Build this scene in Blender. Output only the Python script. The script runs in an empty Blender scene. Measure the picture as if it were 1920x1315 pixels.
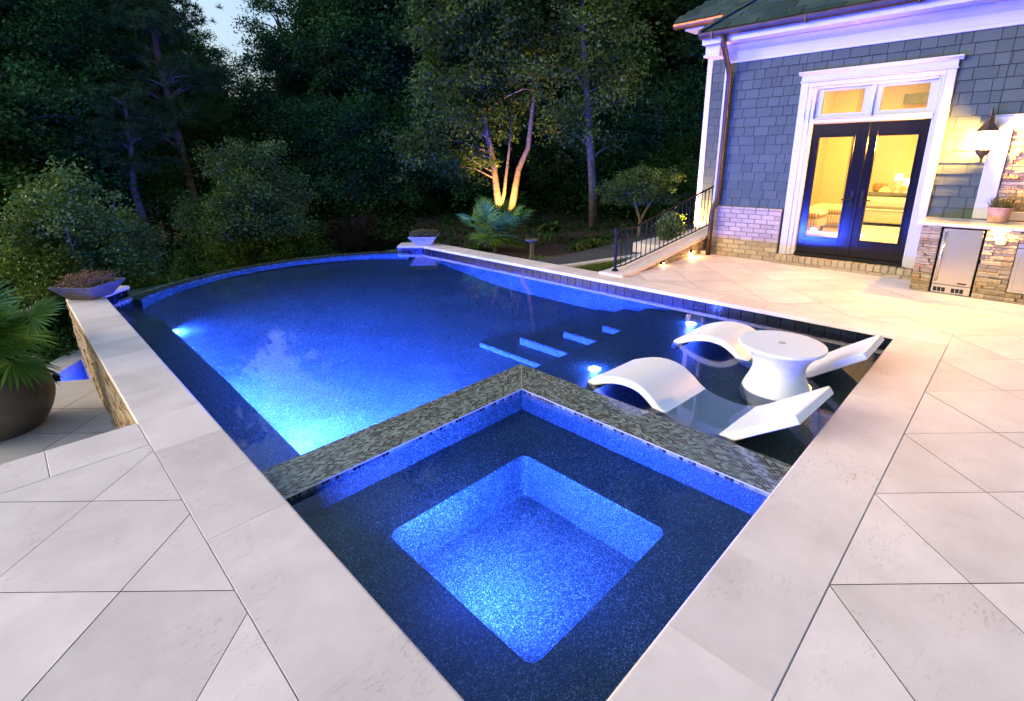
import bpy, math, random
import numpy as np
from mathutils import Vector, Matrix, Euler

R = math.radians
random.seed(7)
rng = np.random.default_rng(11)
scene = bpy.context.scene
col = scene.collection

# ------------------------------------------------------------------ camera
cam_data = bpy.data.cameras.new('camera')
cam = bpy.data.objects.new('camera', cam_data)
col.objects.link(cam)
cam_data.sensor_fit = 'HORIZONTAL'
cam_data.sensor_width = 36.0
cam_data.lens = 952.0 / 1920 * 36
cam_data.shift_x = (960 - 957.67) / 1920
cam_data.shift_y = -(657.5 - 571.32) / 1920
cam_data.clip_start = 0.05
cam_data.clip_end = 2000
_r = Vector((0.709184, -0.704863, -0.015015))
_d = Vector((-0.208506, -0.189345, -0.959517))
_f = Vector((0.673486, 0.683605, -0.281249))
cam.matrix_world = Matrix(((_r.x, -_d.x, -_f.x, -0.7862), (_r.y, -_d.y, -_f.y, -0.7083),
                           (_r.z, -_d.z, -_f.z, 1.8), (0, 0, 0, 1)))
scene.camera = cam

# ------------------------------------------------------------------ sky and sun (dusk)
SUN_EL, SUN_AZ = 13.0, 138.0      # azimuth: direction the light comes from, in the x-y plane
world = bpy.data.worlds.new('World')
scene.world = world
world.use_nodes = True
wn = world.node_tree.nodes
wl = world.node_tree.links
wn.clear()
sky = wn.new('ShaderNodeTexSky')
sky.sky_type = 'NISHITA'
sky.sun_disc = False
sky.sun_elevation = R(SUN_EL)
sky.sun_rotation = R(90 - SUN_AZ)
sky.air_density = 1.0
sky.dust_density = 6.0
sky.ozone_density = 3.0
bg = wn.new('ShaderNodeBackground')
bg.inputs['Strength'].default_value = 0.145
wo = wn.new('ShaderNodeOutputWorld')
wl.new(sky.outputs[0], bg.inputs['Color'])
wl.new(bg.outputs[0], wo.inputs['Surface'])

sun_data = bpy.data.lights.new('sun', 'SUN')
sun_data.energy = 0.05
sun_data.angle = R(25)
sun_data.color = (1.0, 0.86, 0.78)
sun = bpy.data.objects.new('sun', sun_data)
col.objects.link(sun)
_sd = Vector((math.cos(R(SUN_AZ)) * math.cos(R(SUN_EL)), math.sin(R(SUN_AZ)) * math.cos(R(SUN_EL)), math.sin(R(SUN_EL))))
sun.rotation_euler = (-_sd).to_track_quat('-Z', 'Y').to_euler()

scene.view_settings.view_transform = 'Standard'
scene.view_settings.look = 'None'
scene.view_settings.exposure = 1.60
scene.view_settings.gamma = 1.0
scene.view_settings.use_curve_mapping = False
scene.render.engine = 'CYCLES'
scene.cycles.use_denoising = True
scene.cycles.max_bounces = 8
scene.cycles.diffuse_bounces = 3
scene.cycles.glossy_bounces = 4
scene.cycles.transparent_max_bounces = 12
scene.cycles.sample_clamp_indirect = 4.0
scene.cycles.sample_clamp_direct = 0.0
scene.cycles.blur_glossy = 0.6
scene.cycles.caustics_reflective = False
scene.cycles.caustics_refractive = False

# ------------------------------------------------------------------ materials
MATS = {}

class NT:
    """small helper around a material's node tree"""
    def __init__(s, name):
        s.m = bpy.data.materials.new(name)
        s.m.use_nodes = True
        s.t = s.m.node_tree
        s.t.nodes.clear()
        s.out = s.n('ShaderNodeOutputMaterial')
    def n(s, kind, **kw):
        nd = s.t.nodes.new(kind)
        for k, v in kw.items():
            if k.startswith('i_'):
                key = k[2:].replace('_', ' ')
                nd.inputs[int(key) if key.isdigit() else key].default_value = v
            else:
                setattr(nd, k, v)
        return nd
    def l(s, a, b):
        s.t.links.new(a, b)
    def bsdf(s, **kw):
        p = s.n('ShaderNodeBsdfPrincipled')
        for k, v in kw.items():
            p.inputs[k.replace('_', ' ')].default_value = v
        s.l(p.outputs[0], s.out.inputs['Surface'])
        return p
    def ramp(s, stops, fac, interp='LINEAR'):
        r = s.n('ShaderNodeValToRGB')
        r.color_ramp.interpolation = interp
        els = r.color_ramp.elements
        while len(els) < len(stops):
            els.new(0.5)
        for e, (pos, c) in zip(els, stops):
            e.position = pos
            e.color = (*c, 1) if len(c) == 3 else c
        s.l(fac, r.inputs[0])
        return r.outputs[0]
    def mix(s, a, b, fac, mode='MIX'):
        m = s.n('ShaderNodeMix', data_type='RGBA', blend_type=mode)
        for sock, v in ((m.inputs['Factor'], fac), (m.inputs[6], a), (m.inputs[7], b)):
            if isinstance(v, (int, float)):
                sock.default_value = v
            elif isinstance(v, tuple):
                sock.default_value = (*v, 1) if len(v) == 3 else v
            else:
                s.l(v, sock)
        return m.outputs[2]
    def noise(s, scale, vec=None, detail=3, rough=0.6):
        nd = s.n('ShaderNodeTexNoise')
        nd.inputs['Scale'].default_value = scale
        nd.inputs['Detail'].default_value = detail
        nd.inputs['Roughness'].default_value = rough
        if vec is not None:
            s.l(vec, nd.inputs['Vector'])
        return nd.outputs[0]
    def coord(s, which='Object', scale=None, rot=None, loc=None):
        c = s.n('ShaderNodeTexCoord').outputs[which]
        if scale is None and rot is None and loc is None:
            return c
        mp = s.n('ShaderNodeMapping')
        if scale is not None: mp.inputs['Scale'].default_value = scale
        if rot is not None: mp.inputs['Rotation'].default_value = rot
        if loc is not None: mp.inputs['Location'].default_value = loc
        s.l(c, mp.inputs['Vector'])
        return mp.outputs[0]
    def pos(s):
        return s.n('ShaderNodeNewGeometry').outputs['Position']
    def bump(s, h, p, strength=0.3, dist=0.01):
        b = s.n('ShaderNodeBump')
        b.inputs['Strength'].default_value = strength
        b.inputs['Distance'].default_value = dist
        s.l(h, b.inputs['Height'])
        s.l(b.outputs[0], p.inputs['Normal'])
    def rnd(s):
        return s.n('ShaderNodeObjectInfo').outputs['Random']

def keep(k, nt):
    MATS[k] = nt.m
    return nt.m

def plain(k, color, rough=0.5, metal=0.0, var=0.15, nscale=6.0, bump=0.0, spec=0.5, bscale=60, objvar=0.0):
    t = NT(k)
    p = t.bsdf(Roughness=rough, Metallic=metal)
    p.inputs['Specular IOR Level'].default_value = spec
    v = t.pos()
    n = t.noise(nscale, v)
    lo = tuple(c * (1 - var) for c in color); hi = tuple(min(1, c * (1 + var)) for c in color)
    c = t.ramp([(0.3, lo), (0.7, hi)], n)
    if objvar:
        d = t.ramp([(0, (1 - objvar,) * 3), (1, (1 + objvar,) * 3)], t.rnd())
        c = t.mix(c, d, 1.0, 'MULTIPLY')
    t.l(c, p.inputs['Base Color'])
    if bump:
        t.bump(t.noise(bscale, v, 4), p, bump, 0.01)
    return keep(k, t)

def make_stone(k, base, warm, objvar=0.09):
    """honed limestone: soft clouds, thin fossil flecks and pores, each slab its own tone"""
    t = NT(k)
    p = t.bsdf(Roughness=0.62)
    p.inputs['Specular IOR Level'].default_value = 0.3
    oi = t.n('ShaderNodeObjectInfo')
    add = t.n('ShaderNodeVectorMath', operation='ADD')
    cmb = t.n('ShaderNodeCombineXYZ')
    mul = t.n('ShaderNodeMath', operation='MULTIPLY'); mul.inputs[1].default_value = 40
    t.l(oi.outputs['Random'], mul.inputs[0])
    t.l(mul.outputs[0], cmb.inputs[0]); t.l(mul.outputs[0], cmb.inputs[2])
    t.l(t.pos(), add.inputs[0]); t.l(cmb.outputs[0], add.inputs[1])
    v = add.outputs[0]
    cloud = t.noise(3.0, v, 4, 0.6)
    c = t.ramp([(0.3, base), (0.72, warm)], cloud)
    tone = t.ramp([(0, (1 - objvar,) * 3), (1, (1 + objvar * .6,) * 3)], oi.outputs['Random'])
    c = t.mix(c, tone, 1.0, 'MULTIPLY')
    # elongated fossil flecks
    rot = t.n('ShaderNodeMapping'); rot.inputs['Rotation'].default_value = (0, 0, 0.5); rot.inputs['Scale'].default_value = (22, 70, 40)
    wob = t.n('ShaderNodeVectorMath', operation='ADD')
    nv = t.n('ShaderNodeTexNoise'); nv.inputs['Scale'].default_value = 5
    t.l(v, nv.inputs['Vector'])
    sc = t.n('ShaderNodeVectorMath', operation='SCALE'); sc.inputs['Scale'].default_value = 0.12
    t.l(nv.outputs['Color'], sc.inputs[0])
    t.l(v, wob.inputs[0]); t.l(sc.outputs[0], wob.inputs[1])
    t.l(wob.outputs[0], rot.inputs['Vector'])
    fl = t.noise(1.0, rot.outputs[0], 2, 0.5)
    m1 = t.ramp([(0.615, (0, 0, 0)), (0.66, (1, 1, 1)), (0.71, (0.1,) * 3)], fl)
    patch = t.ramp([(0.47, (0, 0, 0)), (0.68, (1, 1, 1))], t.noise(2.3, v, 2))
    mm = t.mix((0, 0, 0), m1, patch)
    dark = t.mix(c, (0.70, 0.62, 0.60), 1.0, 'MULTIPLY')
    c = t.mix(c, dark, mm)
    stain = t.ramp([(0.35, (0.90, 0.89, 0.90)), (0.6, (1.03, 1.02, 1.02))], t.noise(0.9, v, 5, .65))
    c = t.mix(c, stain, 1.0, 'MULTIPLY')
    pores = t.ramp([(0.72, (0, 0, 0)), (0.77, (1, 1, 1))], t.noise(160, v, 1, 0.4))
    c = t.mix(c, t.mix(c, (0.72, 0.68, 0.66), 1.0, 'MULTIPLY'), pores)
    t.l(c, p.inputs['Base Color'])
    t.bump(t.noise(45, v, 4, .7), p, 0.12, 0.004)
    return keep(k, t)

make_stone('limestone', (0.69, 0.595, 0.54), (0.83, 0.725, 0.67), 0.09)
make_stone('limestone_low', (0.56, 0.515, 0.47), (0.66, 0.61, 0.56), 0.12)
plain('joint', (0.060, 0.045, 0.033), 0.95, var=0.3, nscale=30)
plain('mortar', (0.44, 0.39, 0.33), 0.95, var=0.15, nscale=40, bump=0.3)
plain('brick_mortar', (0.24, 0.20, 0.165), 0.95, var=0.2, nscale=40, bump=0.3)
plain('concrete', (0.50, 0.49, 0.46), 0.8, var=0.12, nscale=5, bump=0.15)

# pebble pool finish: dark aggregate with glinting light grains
def make_pebble():
    t = NT('pebble_finish')
    p = t.bsdf(Roughness=0.45)
    v = t.pos()
    vo = t.n('ShaderNodeTexVoronoi'); vo.inputs['Scale'].default_value = 190
    t.l(v, vo.inputs['Vector'])
    sep = t.n('ShaderNodeSeparateColor'); t.l(vo.outputs['Color'], sep.inputs[0])
    c = t.ramp([(0.0, (0.010, 0.024, 0.014)), (0.50, (0.028, 0.066, 0.039)), (0.76, (0.08, 0.14, 0.088)),
                (0.90, (0.19, 0.25, 0.185)), (1.0, (0.46, 0.50, 0.43))], sep.outputs[0])
    big = t.ramp([(0.3, (0.8,) * 3), (0.7, (1.15,) * 3)], t.noise(2.5, v, 3))
    c = t.mix(c, big, 1.0, 'MULTIPLY')
    t.l(c, p.inputs['Base Color'])
    t.bump(vo.outputs['Distance'], p, 0.5, 0.004)
    return keep('pebble', t)
make_pebble()

def make_mosaic():
    """glass mosaic, 25 x 13 mm chips in running bond, pale grout"""
    t = NT('glass_mosaic')
    p = t.bsdf(Roughness=0.22)
    v = t.coord('Object')
    # pick the plane the face lies in: tops use xy, upright faces use (x or y, z)
    geo = t.n('ShaderNodeNewGeometry')
    br = t.n('ShaderNodeTexBrick')
    br.offset = 0.5; br.squash = 1.0
    br.inputs['Scale'].default_value = 1.0
    br.inputs['Mortar Size'].default_value = 0.0016
    br.inputs['Mortar Smooth'].default_value = 0.15
    br.inputs['Brick Width'].default_value = 0.030
    br.inputs['Row Height'].default_value = 0.0155
    br.inputs['Color1'].default_value = (0, 0, 0, 1)
    br.inputs['Color2'].default_value = (1, 1, 1, 1)
    br.inputs['Mortar'].default_value = (0.5, 0.5, 0.5, 1)
    t.l(v, br.inputs['Vector'])
    c = t.ramp([(0.0, (0.006, 0.010, 0.010)), (0.25, (0.012, 0.018, 0.018)), (0.34, (0.045, 0.085, 0.085)),
                (0.55, (0.07, 0.115, 0.105)), (0.75, (0.13, 0.19, 0.17)), (0.93, (0.22, 0.30, 0.28))], br.outputs['Color'], 'LINEAR')
    c = t.mix(c, (0.30, 0.26, 0.20), br.outputs['Fac'])
    t.l(c, p.inputs['Base Color'])
    inv = t.n('ShaderNodeMath', operation='SUBTRACT'); inv.inputs[0].default_value = 1.0
    t.l(br.outputs['Fac'], inv.inputs[1])
    t.bump(inv.outputs[0], p, 0.5, 0.002)
    return keep('mosaic', t)
make_mosaic()

def make_navy():
    t = NT('navy_tile')
    p = t.bsdf(Roughness=0.2)
    p.inputs['Specular IOR Level'].default_value = 0.25
    v = t.pos()
    c = t.ramp([(0.3, (0.002, 0.004, 0.009)), (0.7, (0.007, 0.013, 0.030))], t.noise(18, v, 4, .7))
    d = t.ramp([(0, (0.6,) * 3), (1, (1.5,) * 3)], t.rnd())
    t.l(t.mix(c, d, 1.0, 'MULTIPLY'), p.inputs['Base Color'])
    t.bump(t.noise(30, v, 3), p, 0.25, 0.01)
    return keep('navy', t)
make_navy()

def make_water():
    t = NT('water')
    fr = t.n('ShaderNodeFresnel'); fr.inputs['IOR'].default_value = 1.40
    tr = t.n('ShaderNodeBsdfTransparent'); tr.inputs['Color'].default_value = (0.90, 0.96, 1.0, 1)
    gl = t.n('ShaderNodeBsdfGlossy'); gl.inputs['Roughness'].default_value = 0.012
    gl.inputs['Color'].default_value = (0.96, 0.98, 1, 1)
    b = t.n('ShaderNodeBump'); b.inputs['Strength'].default_value = 0.03; b.inputs['Distance'].default_value = 0.02
    t.l(t.noise(5, t.pos(), 2, 0.5), b.inputs['Height'])
    t.l(b.outputs[0], gl.inputs['Normal']); t.l(b.outputs[0], fr.inputs['Normal'])
    mx = t.n('ShaderNodeMixShader')
    t.l(fr.outputs[0], mx.inputs[0]); t.l(tr.outputs[0], mx.inputs[1]); t.l(gl.outputs[0], mx.inputs[2])
    t.l(mx.outputs[0], t.out.inputs['Surface'])
    return keep('water', t)
make_water()

def make_glass(k='glass', tint=(0.96, 0.97, 0.95)):
    t = NT(k)
    fr = t.n('ShaderNodeFresnel'); fr.inputs['IOR'].default_value = 1.5
    tr = t.n('ShaderNodeBsdfTransparent'); tr.inputs['Color'].default_value = (*tint, 1)
    gl = t.n('ShaderNodeBsdfGlossy'); gl.inputs['Roughness'].default_value = 0.01
    mx = t.n('ShaderNodeMixShader')
    t.l(fr.outputs[0], mx.inputs[0]); t.l(tr.outputs[0], mx.inputs[1]); t.l(gl.outputs[0], mx.inputs[2])
    t.l(mx.outputs[0], t.out.inputs['Surface'])
    return keep(k, t)
make_glass()

def make_emit(k, color, strength):
    t = NT(k)
    e = t.n('ShaderNodeEmission'); e.inputs[0].default_value = (*color, 1); e.inputs[1].default_value = strength
    t.l(e.outputs[0], t.out.inputs['Surface'])
    return keep(k, t)
make_emit('lens_white', (0.70, 0.85, 1.0), 5)
make_emit('lens_blue', (0.15, 0.4, 1.0), 10)
make_emit('lamp_warm', (1.0, 0.46, 0.065), 2300)
make_emit('lamp_soft', (1.0, 0.70, 0.34), 3.2)
make_emit('step_lamp', (1.0, 0.62, 0.25), 18)

def make_varied(k, stops, rough=0.85, scale=25, bump=0.6, bdist=0.015, bscale=40, mult=(0.75, 1.2)):
    """masonry unit whose tone comes from the piece, with grain on top"""
    t = NT(k)
    p = t.bsdf(Roughness=rough)
    p.inputs['Specular IOR Level'].default_value = 0.25
    v = t.pos()
    c = t.ramp(stops, t.rnd())
    g = t.ramp([(0.3, (mult[0],) * 3), (0.7, (mult[1],) * 3)], t.noise(scale, v, 5, .7))
    t.l(t.mix(c, g, 1.0, 'MULTIPLY'), p.inputs['Base Color'])
    t.bump(t.noise(bscale, v, 5, .75), p, bump, bdist)
    return keep(k, t)
make_varied('ledgestone', [(0, (0.24, 0.17, 0.095)), (0.25, (0.40, 0.29, 0.16)), (0.5, (0.28, 0.225, 0.155)),
                           (0.7, (0.46, 0.36, 0.22)), (0.86, (0.34, 0.20, 0.09)), (1, (0.50, 0.43, 0.31))], bump=1.0, bdist=0.02)
make_varied('brick', [(0, (0.33, 0.27, 0.185)), (0.4, (0.41, 0.335, 0.23)), (0.75, (0.47, 0.385, 0.27)), (1, (0.37, 0.285, 0.19))],
            scale=60, bump=0.8, bdist=0.012, bscale=55, mult=(0.68, 1.15))
make_varied('siding', [(0, (0.048, 0.068, 0.052)), (0.5, (0.056, 0.078, 0.060)), (1, (0.066, 0.088, 0.068))],
            rough=0.7, scale=8, bump=0.25, bdist=0.004, bscale=30, mult=(0.92, 1.07))
make_varied('roof_shingle', [(0, (0.016, 0.034, 0.027)), (0.5, (0.026, 0.052, 0.042)), (1, (0.042, 0.070, 0.058))],
            rough=0.9, scale=90, bump=0.6, bdist=0.006, bscale=160)
plain('trim', (0.44, 0.44, 0.45), 0.45, var=0.03, nscale=4)
plain('door_paint', (0.006, 0.006, 0.010), 0.14, var=0.1, spec=0.22)
plain('bronze', (0.045, 0.027, 0.018), 0.45, metal=0.5, var=0.35, nscale=9, spec=0.6)
plain('copper', (0.45, 0.20, 0.09), 0.35, metal=0.9, var=0.25, nscale=8)
plain('iron', (0.008, 0.008, 0.008), 0.6, var=0.1, spec=0.15)
plain('lantern_metal', (0.10, 0.065, 0.035), 0.45, metal=0.6, var=0.25)
plain('steel', (0.62, 0.60, 0.57), 0.22, metal=1.0, var=0.04, nscale=2)
plain('dark_gap', (0.012, 0.011, 0.010), 0.9)
plain('counter', (0.62, 0.55, 0.46), 0.25, var=0.14, nscale=14)
plain('plastic_white', (0.80, 0.80, 0.80), 0.38, var=0.015, nscale=3, spec=0.4)
plain('terracotta', (0.42, 0.24, 0.15), 0.85, var=0.2, nscale=12, bump=0.2)
plain('planter', (0.075, 0.060, 0.045), 0.5, var=0.4, nscale=4, bump=0.15)
plain('bowl_grey', (0.13, 0.11, 0.09), 0.75, var=0.2, nscale=10, bump=0.25)
plain('bowl_pale', (0.48, 0.43, 0.40), 0.7, var=0.12, nscale=10, bump=0.2)
plain('soil', (0.05, 0.035, 0.025), 1.0, var=0.5, nscale=40, bump=0.8)
plain('mulch', (0.040, 0.022, 0.015), 1.0, var=0.5, nscale=25, bump=1.0, bscale=50)
plain('asphalt', (0.050, 0.052, 0.056), 0.9, var=0.2, nscale=3, bump=0.4, bscale=150)
plain('forest_floor', (0.022, 0.018, 0.011), 1.0, var=0.5, nscale=1.5, bump=0.8, bscale=12)
plain('turf', (0.035, 0.06, 0.018), 1.0, var=0.35, nscale=5, bump=0.8, bscale=200)
plain('bark', (0.105, 0.085, 0.066), 0.95, var=0.4, nscale=9, bump=1.0, bscale=22)
plain('bark_pale', (0.20, 0.145, 0.095), 0.9, var=0.45, nscale=11, bump=1.0, bscale=26)
plain('room_wall', (0.74, 0.62, 0.38), 0.9, var=0.03)
plain('room_floor', (0.38, 0.24, 0.13), 0.35, var=0.2, nscale=6)
plain('room_ceiling', (0.78, 0.72, 0.58), 0.9, var=0.02)
plain('rug', (0.68, 0.58, 0.40), 1.0, var=0.15, nscale=30)
plain('sofa', (0.46, 0.44, 0.36), 0.95, var=0.1, nscale=20)
plain('piping', (0.78, 0.72, 0.58), 0.9)
plain('cushion_dark', (0.12, 0.12, 0.10), 0.95)
plain('cushion_light', (0.80, 0.68, 0.40), 0.95)
plain('drape', (0.20, 0.22, 0.17), 0.95, var=0.2, nscale=10)
plain('lamp_base', (0.70, 0.62, 0.45), 0.5)
plain('wicker', (0.40, 0.22, 0.10), 0.9, var=0.4, nscale=40)
plain('dark_wood', (0.05, 0.03, 0.02), 0.4)

def make_stripes():
    t = NT('striped_fabric')
    p = t.bsdf(Roughness=0.95)
    w = t.n('ShaderNodeTexWave'); w.wave_type = 'BANDS'; w.bands_direction = 'Y'
    w.inputs['Scale'].default_value = 6.0
    t.l(t.coord('Object'), w.inputs['Vector'])
    c = t.ramp([(0.0, (0.42, 0.33, 0.20)), (0.72, (0.52, 0.42, 0.26)), (0.80, (0.78, 0.68, 0.46)), (1.0, (0.78, 0.68, 0.46))], w.outputs[0])
    t.l(c, p.inputs['Base Color'])
    return keep('stripes', t)
make_stripes()

def make_leaf(k, dark, light, gloss=0.45, trans=0.35, isl=True):
    t = NT(k)
    oi = t.n('ShaderNodeObjectInfo')
    geo = t.n('ShaderNodeNewGeometry')
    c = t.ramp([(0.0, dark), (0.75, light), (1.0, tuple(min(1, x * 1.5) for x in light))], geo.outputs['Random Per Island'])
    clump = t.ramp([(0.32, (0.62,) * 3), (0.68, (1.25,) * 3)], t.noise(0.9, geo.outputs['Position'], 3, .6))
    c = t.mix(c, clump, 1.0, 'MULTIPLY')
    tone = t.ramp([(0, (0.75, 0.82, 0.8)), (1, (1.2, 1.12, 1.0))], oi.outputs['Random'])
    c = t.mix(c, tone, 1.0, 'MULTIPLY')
    p = t.n('ShaderNodeBsdfPrincipled'); p.inputs['Roughness'].default_value = gloss
    p.inputs['Specular IOR Level'].default_value = 0.14
    t.l(c, p.inputs['Base Color'])
    tl = t.n('ShaderNodeBsdfTranslucent'); t.l(c, tl.inputs['Color'])
    mx = t.n('ShaderNodeMixShader'); mx.inputs[0].default_value = trans
    t.l(p.outputs[0], mx.inputs[1]); t.l(tl.outputs[0], mx.inputs[2])
    t.l(mx.outputs[0], t.out.inputs['Surface'])
    return keep(k, t)
make_leaf('leaf_forest', (0.0163, 0.0683, 0.0170), (0.0553, 0.1593, 0.0358))
make_leaf('leaf_olive', (0.0203, 0.0749, 0.0154), (0.0718, 0.1685, 0.0307))
make_leaf('leaf_uplit', (0.0377, 0.0798, 0.0151), (0.0957, 0.1566, 0.0286))
make_leaf('leaf_bush', (0.0484, 0.1002, 0.0160), (0.1244, 0.1987, 0.0321))
make_leaf('leaf_pine', (0.0236, 0.0607, 0.0196), (0.0574, 0.1181, 0.0352))
make_leaf('leaf_palm', (0.0698, 0.1629, 0.0270), (0.1397, 0.2639, 0.0405), 0.35)
make_leaf('leaf_red', (0.0364, 0.0200, 0.0164), (0.0774, 0.0410, 0.0273))
make_leaf('leaf_dry', (0.18, 0.085, 0.035), (0.36, 0.20, 0.09))
make_leaf('leaf_sedum', (0.10, 0.095, 0.03), (0.22, 0.19, 0.07))
make_leaf('leaf_hosta', (0.0210, 0.0546, 0.0146), (0.0504, 0.1092, 0.0244), 0.4)
make_leaf('leaf_grass', (0.08, 0.085, 0.03), (0.22, 0.19, 0.07))
M = MATS

# ------------------------------------------------------------------ mesh helpers
class MB:
    def __init__(s):
        s.v = []; s.f = []
    def add(s, vs, fs):
        o = len(s.v)
        s.v += [tuple(map(float, p)) for p in vs]
        s.f += [tuple(i + o for i in f) for f in fs]
        return s
    def box(s, x0, x1, y0, y1, z0, z1):
        return s.add([(x0, y0, z0), (x1, y0, z0), (x1, y1, z0), (x0, y1, z0), (x0, y0, z1), (x1, y0, z1), (x1, y1, z1), (x0, y1, z1)],
                     [(0, 3, 2, 1), (4, 5, 6, 7), (0, 1, 5, 4), (1, 2, 6, 5), (2, 3, 7, 6), (3, 0, 4, 7)])
    def cbox(s, x0, x1, y0, y1, z0, z1, b=0.01):
        """box with chamfered edges"""
        X, Y, Z = (x0, x1), (y0, y1), (z0, z1)
        vs = []; idx = {}
        for i in (0, 1):
            for j in (0, 1):
                for k in (0, 1):
                    sx, sy, sz = (1 if i == 0 else -1), (1 if j == 0 else -1), (1 if k == 0 else -1)
                    for ax in range(3):
                        p = [X[i] + sx * b, Y[j] + sy * b, Z[k] + sz * b]
                        p[ax] = (X[i], Y[j], Z[k])[ax]
                        idx[i, j, k, ax] = len(vs); vs.append(p)
        F = []
        def face(ids):
            F.append(tuple(ids))
        for ax in range(3):
            o = [a for a in range(3) if a != ax]
            for side in (0, 1):
                q = []
                for a, bb in ((0, 0), (1, 0), (1, 1), (0, 1)):
                    key = [0, 0, 0]; key[ax] = side; key[o[0]] = a; key[o[1]] = bb
                    q.append(idx[(*key, ax)])
                if (side == 1) != (ax == 1): pass
                else: q = q[::-1]
                face(q)
        for ax in range(3):          # edges parallel to ax
            o = [a for a in range(3) if a != ax]
            for a in (0, 1):
                for bb in (0, 1):
                    k0 = [0, 0, 0]; k1 = [0, 0, 0]
                    k0[ax] = 0; k1[ax] = 1
                    k0[o[0]] = k1[o[0]] = a; k0[o[1]] = k1[o[1]] = bb
                    q = [idx[(*k0, o[0])], idx[(*k0, o[1])], idx[(*k1, o[1])], idx[(*k1, o[0])]]
                    face(q)
        for i in (0, 1):
            for j in (0, 1):
                for k in (0, 1):
                    face([idx[i, j, k, 0], idx[i, j, k, 1], idx[i, j, k, 2]])
        return s.add(vs, F)
    def prism(s, pts, z0, z1):
        n = len(pts)
        vs = [(x, y, z0) for x, y in pts] + [(x, y, z1) for x, y in pts]
        fs = [tuple(range(n - 1, -1, -1)), tuple(range(n, 2 * n))] + [(i, (i + 1) % n, (i + 1) % n + n, i + n) for i in range(n)]
        return s.add(vs, fs)
    def sweep(s, prof, a, b, axis='y'):
        """closed 2-D profile (u, z) swept along an axis from a to b; u is x for axis y, y for axis x"""
        n = len(prof)
        mk = (lambda u, z, t: (u, t, z)) if axis == 'y' else (lambda u, z, t: (t, u, z))
        vs = [mk(u, z, a) for u, z in prof] + [mk(u, z, b) for u, z in prof]
        fs = [tuple(range(n - 1, -1, -1)), tuple(range(n, 2 * n))] + [(i, (i + 1) % n, (i + 1) % n + n, i + n) for i in range(n)]
        return s.add(vs, fs)
    def tube(s, path, radii, seg=8, cap=True):
        path = [Vector(p) for p in path]
        if isinstance(radii, (int, float)): radii = [radii] * len(path)
        rings = []
        up = Vector((0, 0, 1))
        prev = None
        for i, p in enumerate(path):
            d = (path[min(i + 1, len(path) - 1)] - path[max(i - 1, 0)])
            if d.length < 1e-9: d = Vector((0, 0, 1))
            d.normalize()
            if prev is None:
                n = d.orthogonal().normalized()
            else:
                n = (prev - d * prev.dot(d))
                n = n.normalized() if n.length > 1e-6 else d.orthogonal().normalized()
            prev = n
            b = d.cross(n)
            rings.append([p + (n * math.cos(2 * math.pi * k / seg) + b * math.sin(2 * math.pi * k / seg)) * radii[i] for k in range(seg)])
        vs = [v for r in rings for v in r]
        fs = []
        for i in range(len(rings) - 1):
            for k in range(seg):
                a = i * seg + k; b2 = i * seg + (k + 1) % seg
                fs.append((a, b2, b2 + seg, a + seg))
        if cap:
            fs.append(tuple(range(seg - 1, -1, -1)))
            fs.append(tuple(range((len(rings) - 1) * seg, len(rings) * seg)))
        return s.add(vs, fs)
    def lathe(s, prof, c=(0, 0, 0), seg=32, squarecap=True):
        vs = []; fs = []
        n = len(prof)
        for (r, z) in prof:
            for k in range(seg):
                a = 2 * math.pi * k / seg
                vs.append((c[0] + r * math.cos(a), c[1] + r * math.sin(a), c[2] + z))
        for i in range(n - 1):
            for k in range(seg):
                a = i * seg + k; b = i * seg + (k + 1) % seg
                fs.append((a, b, b + seg, a + seg))
        fs.append(tuple(range(seg - 1, -1, -1)))
        fs.append(tuple(range((n - 1) * seg, n * seg)))
        return s.add(vs, fs)
    def mesh(s, name):
        me = bpy.data.meshes.new(name)
        me.from_pydata(s.v, [], s.f)
        me.update()
        return me
    def build(s, name, mat, parent=None, smooth=False, loc=None):
        me = s.mesh(name)
        return place(name, me, mat, parent, loc, smooth=smooth)

def place(name, me, mat=None, parent=None, loc=None, rz=0.0, smooth=False):
    if mat is not None and not me.materials:
        me.materials.append(M[mat] if isinstance(mat, str) else mat)
    if smooth:
        for p in me.polygons: p.use_smooth = True
    o = bpy.data.objects.new(name, me)
    col.objects.link(o)
    if loc is not None: o.location = loc
    if rz: o.rotation_euler.z = rz
    if parent is not None:
        o.parent = parent
        if parent.type == 'EMPTY' and False: pass
    return o

def smooth_angle(o, ang=35):
    me = o.data
    for p in me.polygons: p.use_smooth = True
    try:
        me.set_sharp_from_angle(angle=R(ang))
    except Exception:
        pass
    return o

def thing(name, label, cat, loc=(0, 0, 0), rz=0, group=None):
    o = bpy.data.objects.new(name, None)
    o.empty_display_size = 0.1
    col.objects.link(o)
    o.location = loc
    o.rotation_euler = (0, 0, rz)
    return tag(o, label, cat, group)

def tag(o, label=None, cat=None, group=None, kind=None):
    if label: o['label'] = label
    if cat: o['category'] = cat
    if group: o['group'] = group
    if kind: o['kind'] = kind
    return o

def structure(name, label=None):
    o = bpy.data.objects.new(name, None)
    col.objects.link(o)
    o['kind'] = 'structure'
    if label: o['label'] = label
    return o

def lamp(name, kind, loc, energy, color, parent=None, radius=0.05, direction=None, **kw):
    d = bpy.data.lights.new(name, kind)
    d.energy = energy
    d.color = color
    if kind == 'AREA':
        d.shape = 'DISK'; d.size = radius * 2
    else:
        d.shadow_soft_size = radius
    for k, v in kw.items(): setattr(d, k, v)
    o = bpy.data.objects.new(name, d)
    col.objects.link(o)
    o.location = loc
    if direction is not None:
        o.rotation_euler = Vector(direction).to_track_quat('-Z', 'Y').to_euler()
    if parent is not None: o.parent = parent
    return o

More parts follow.
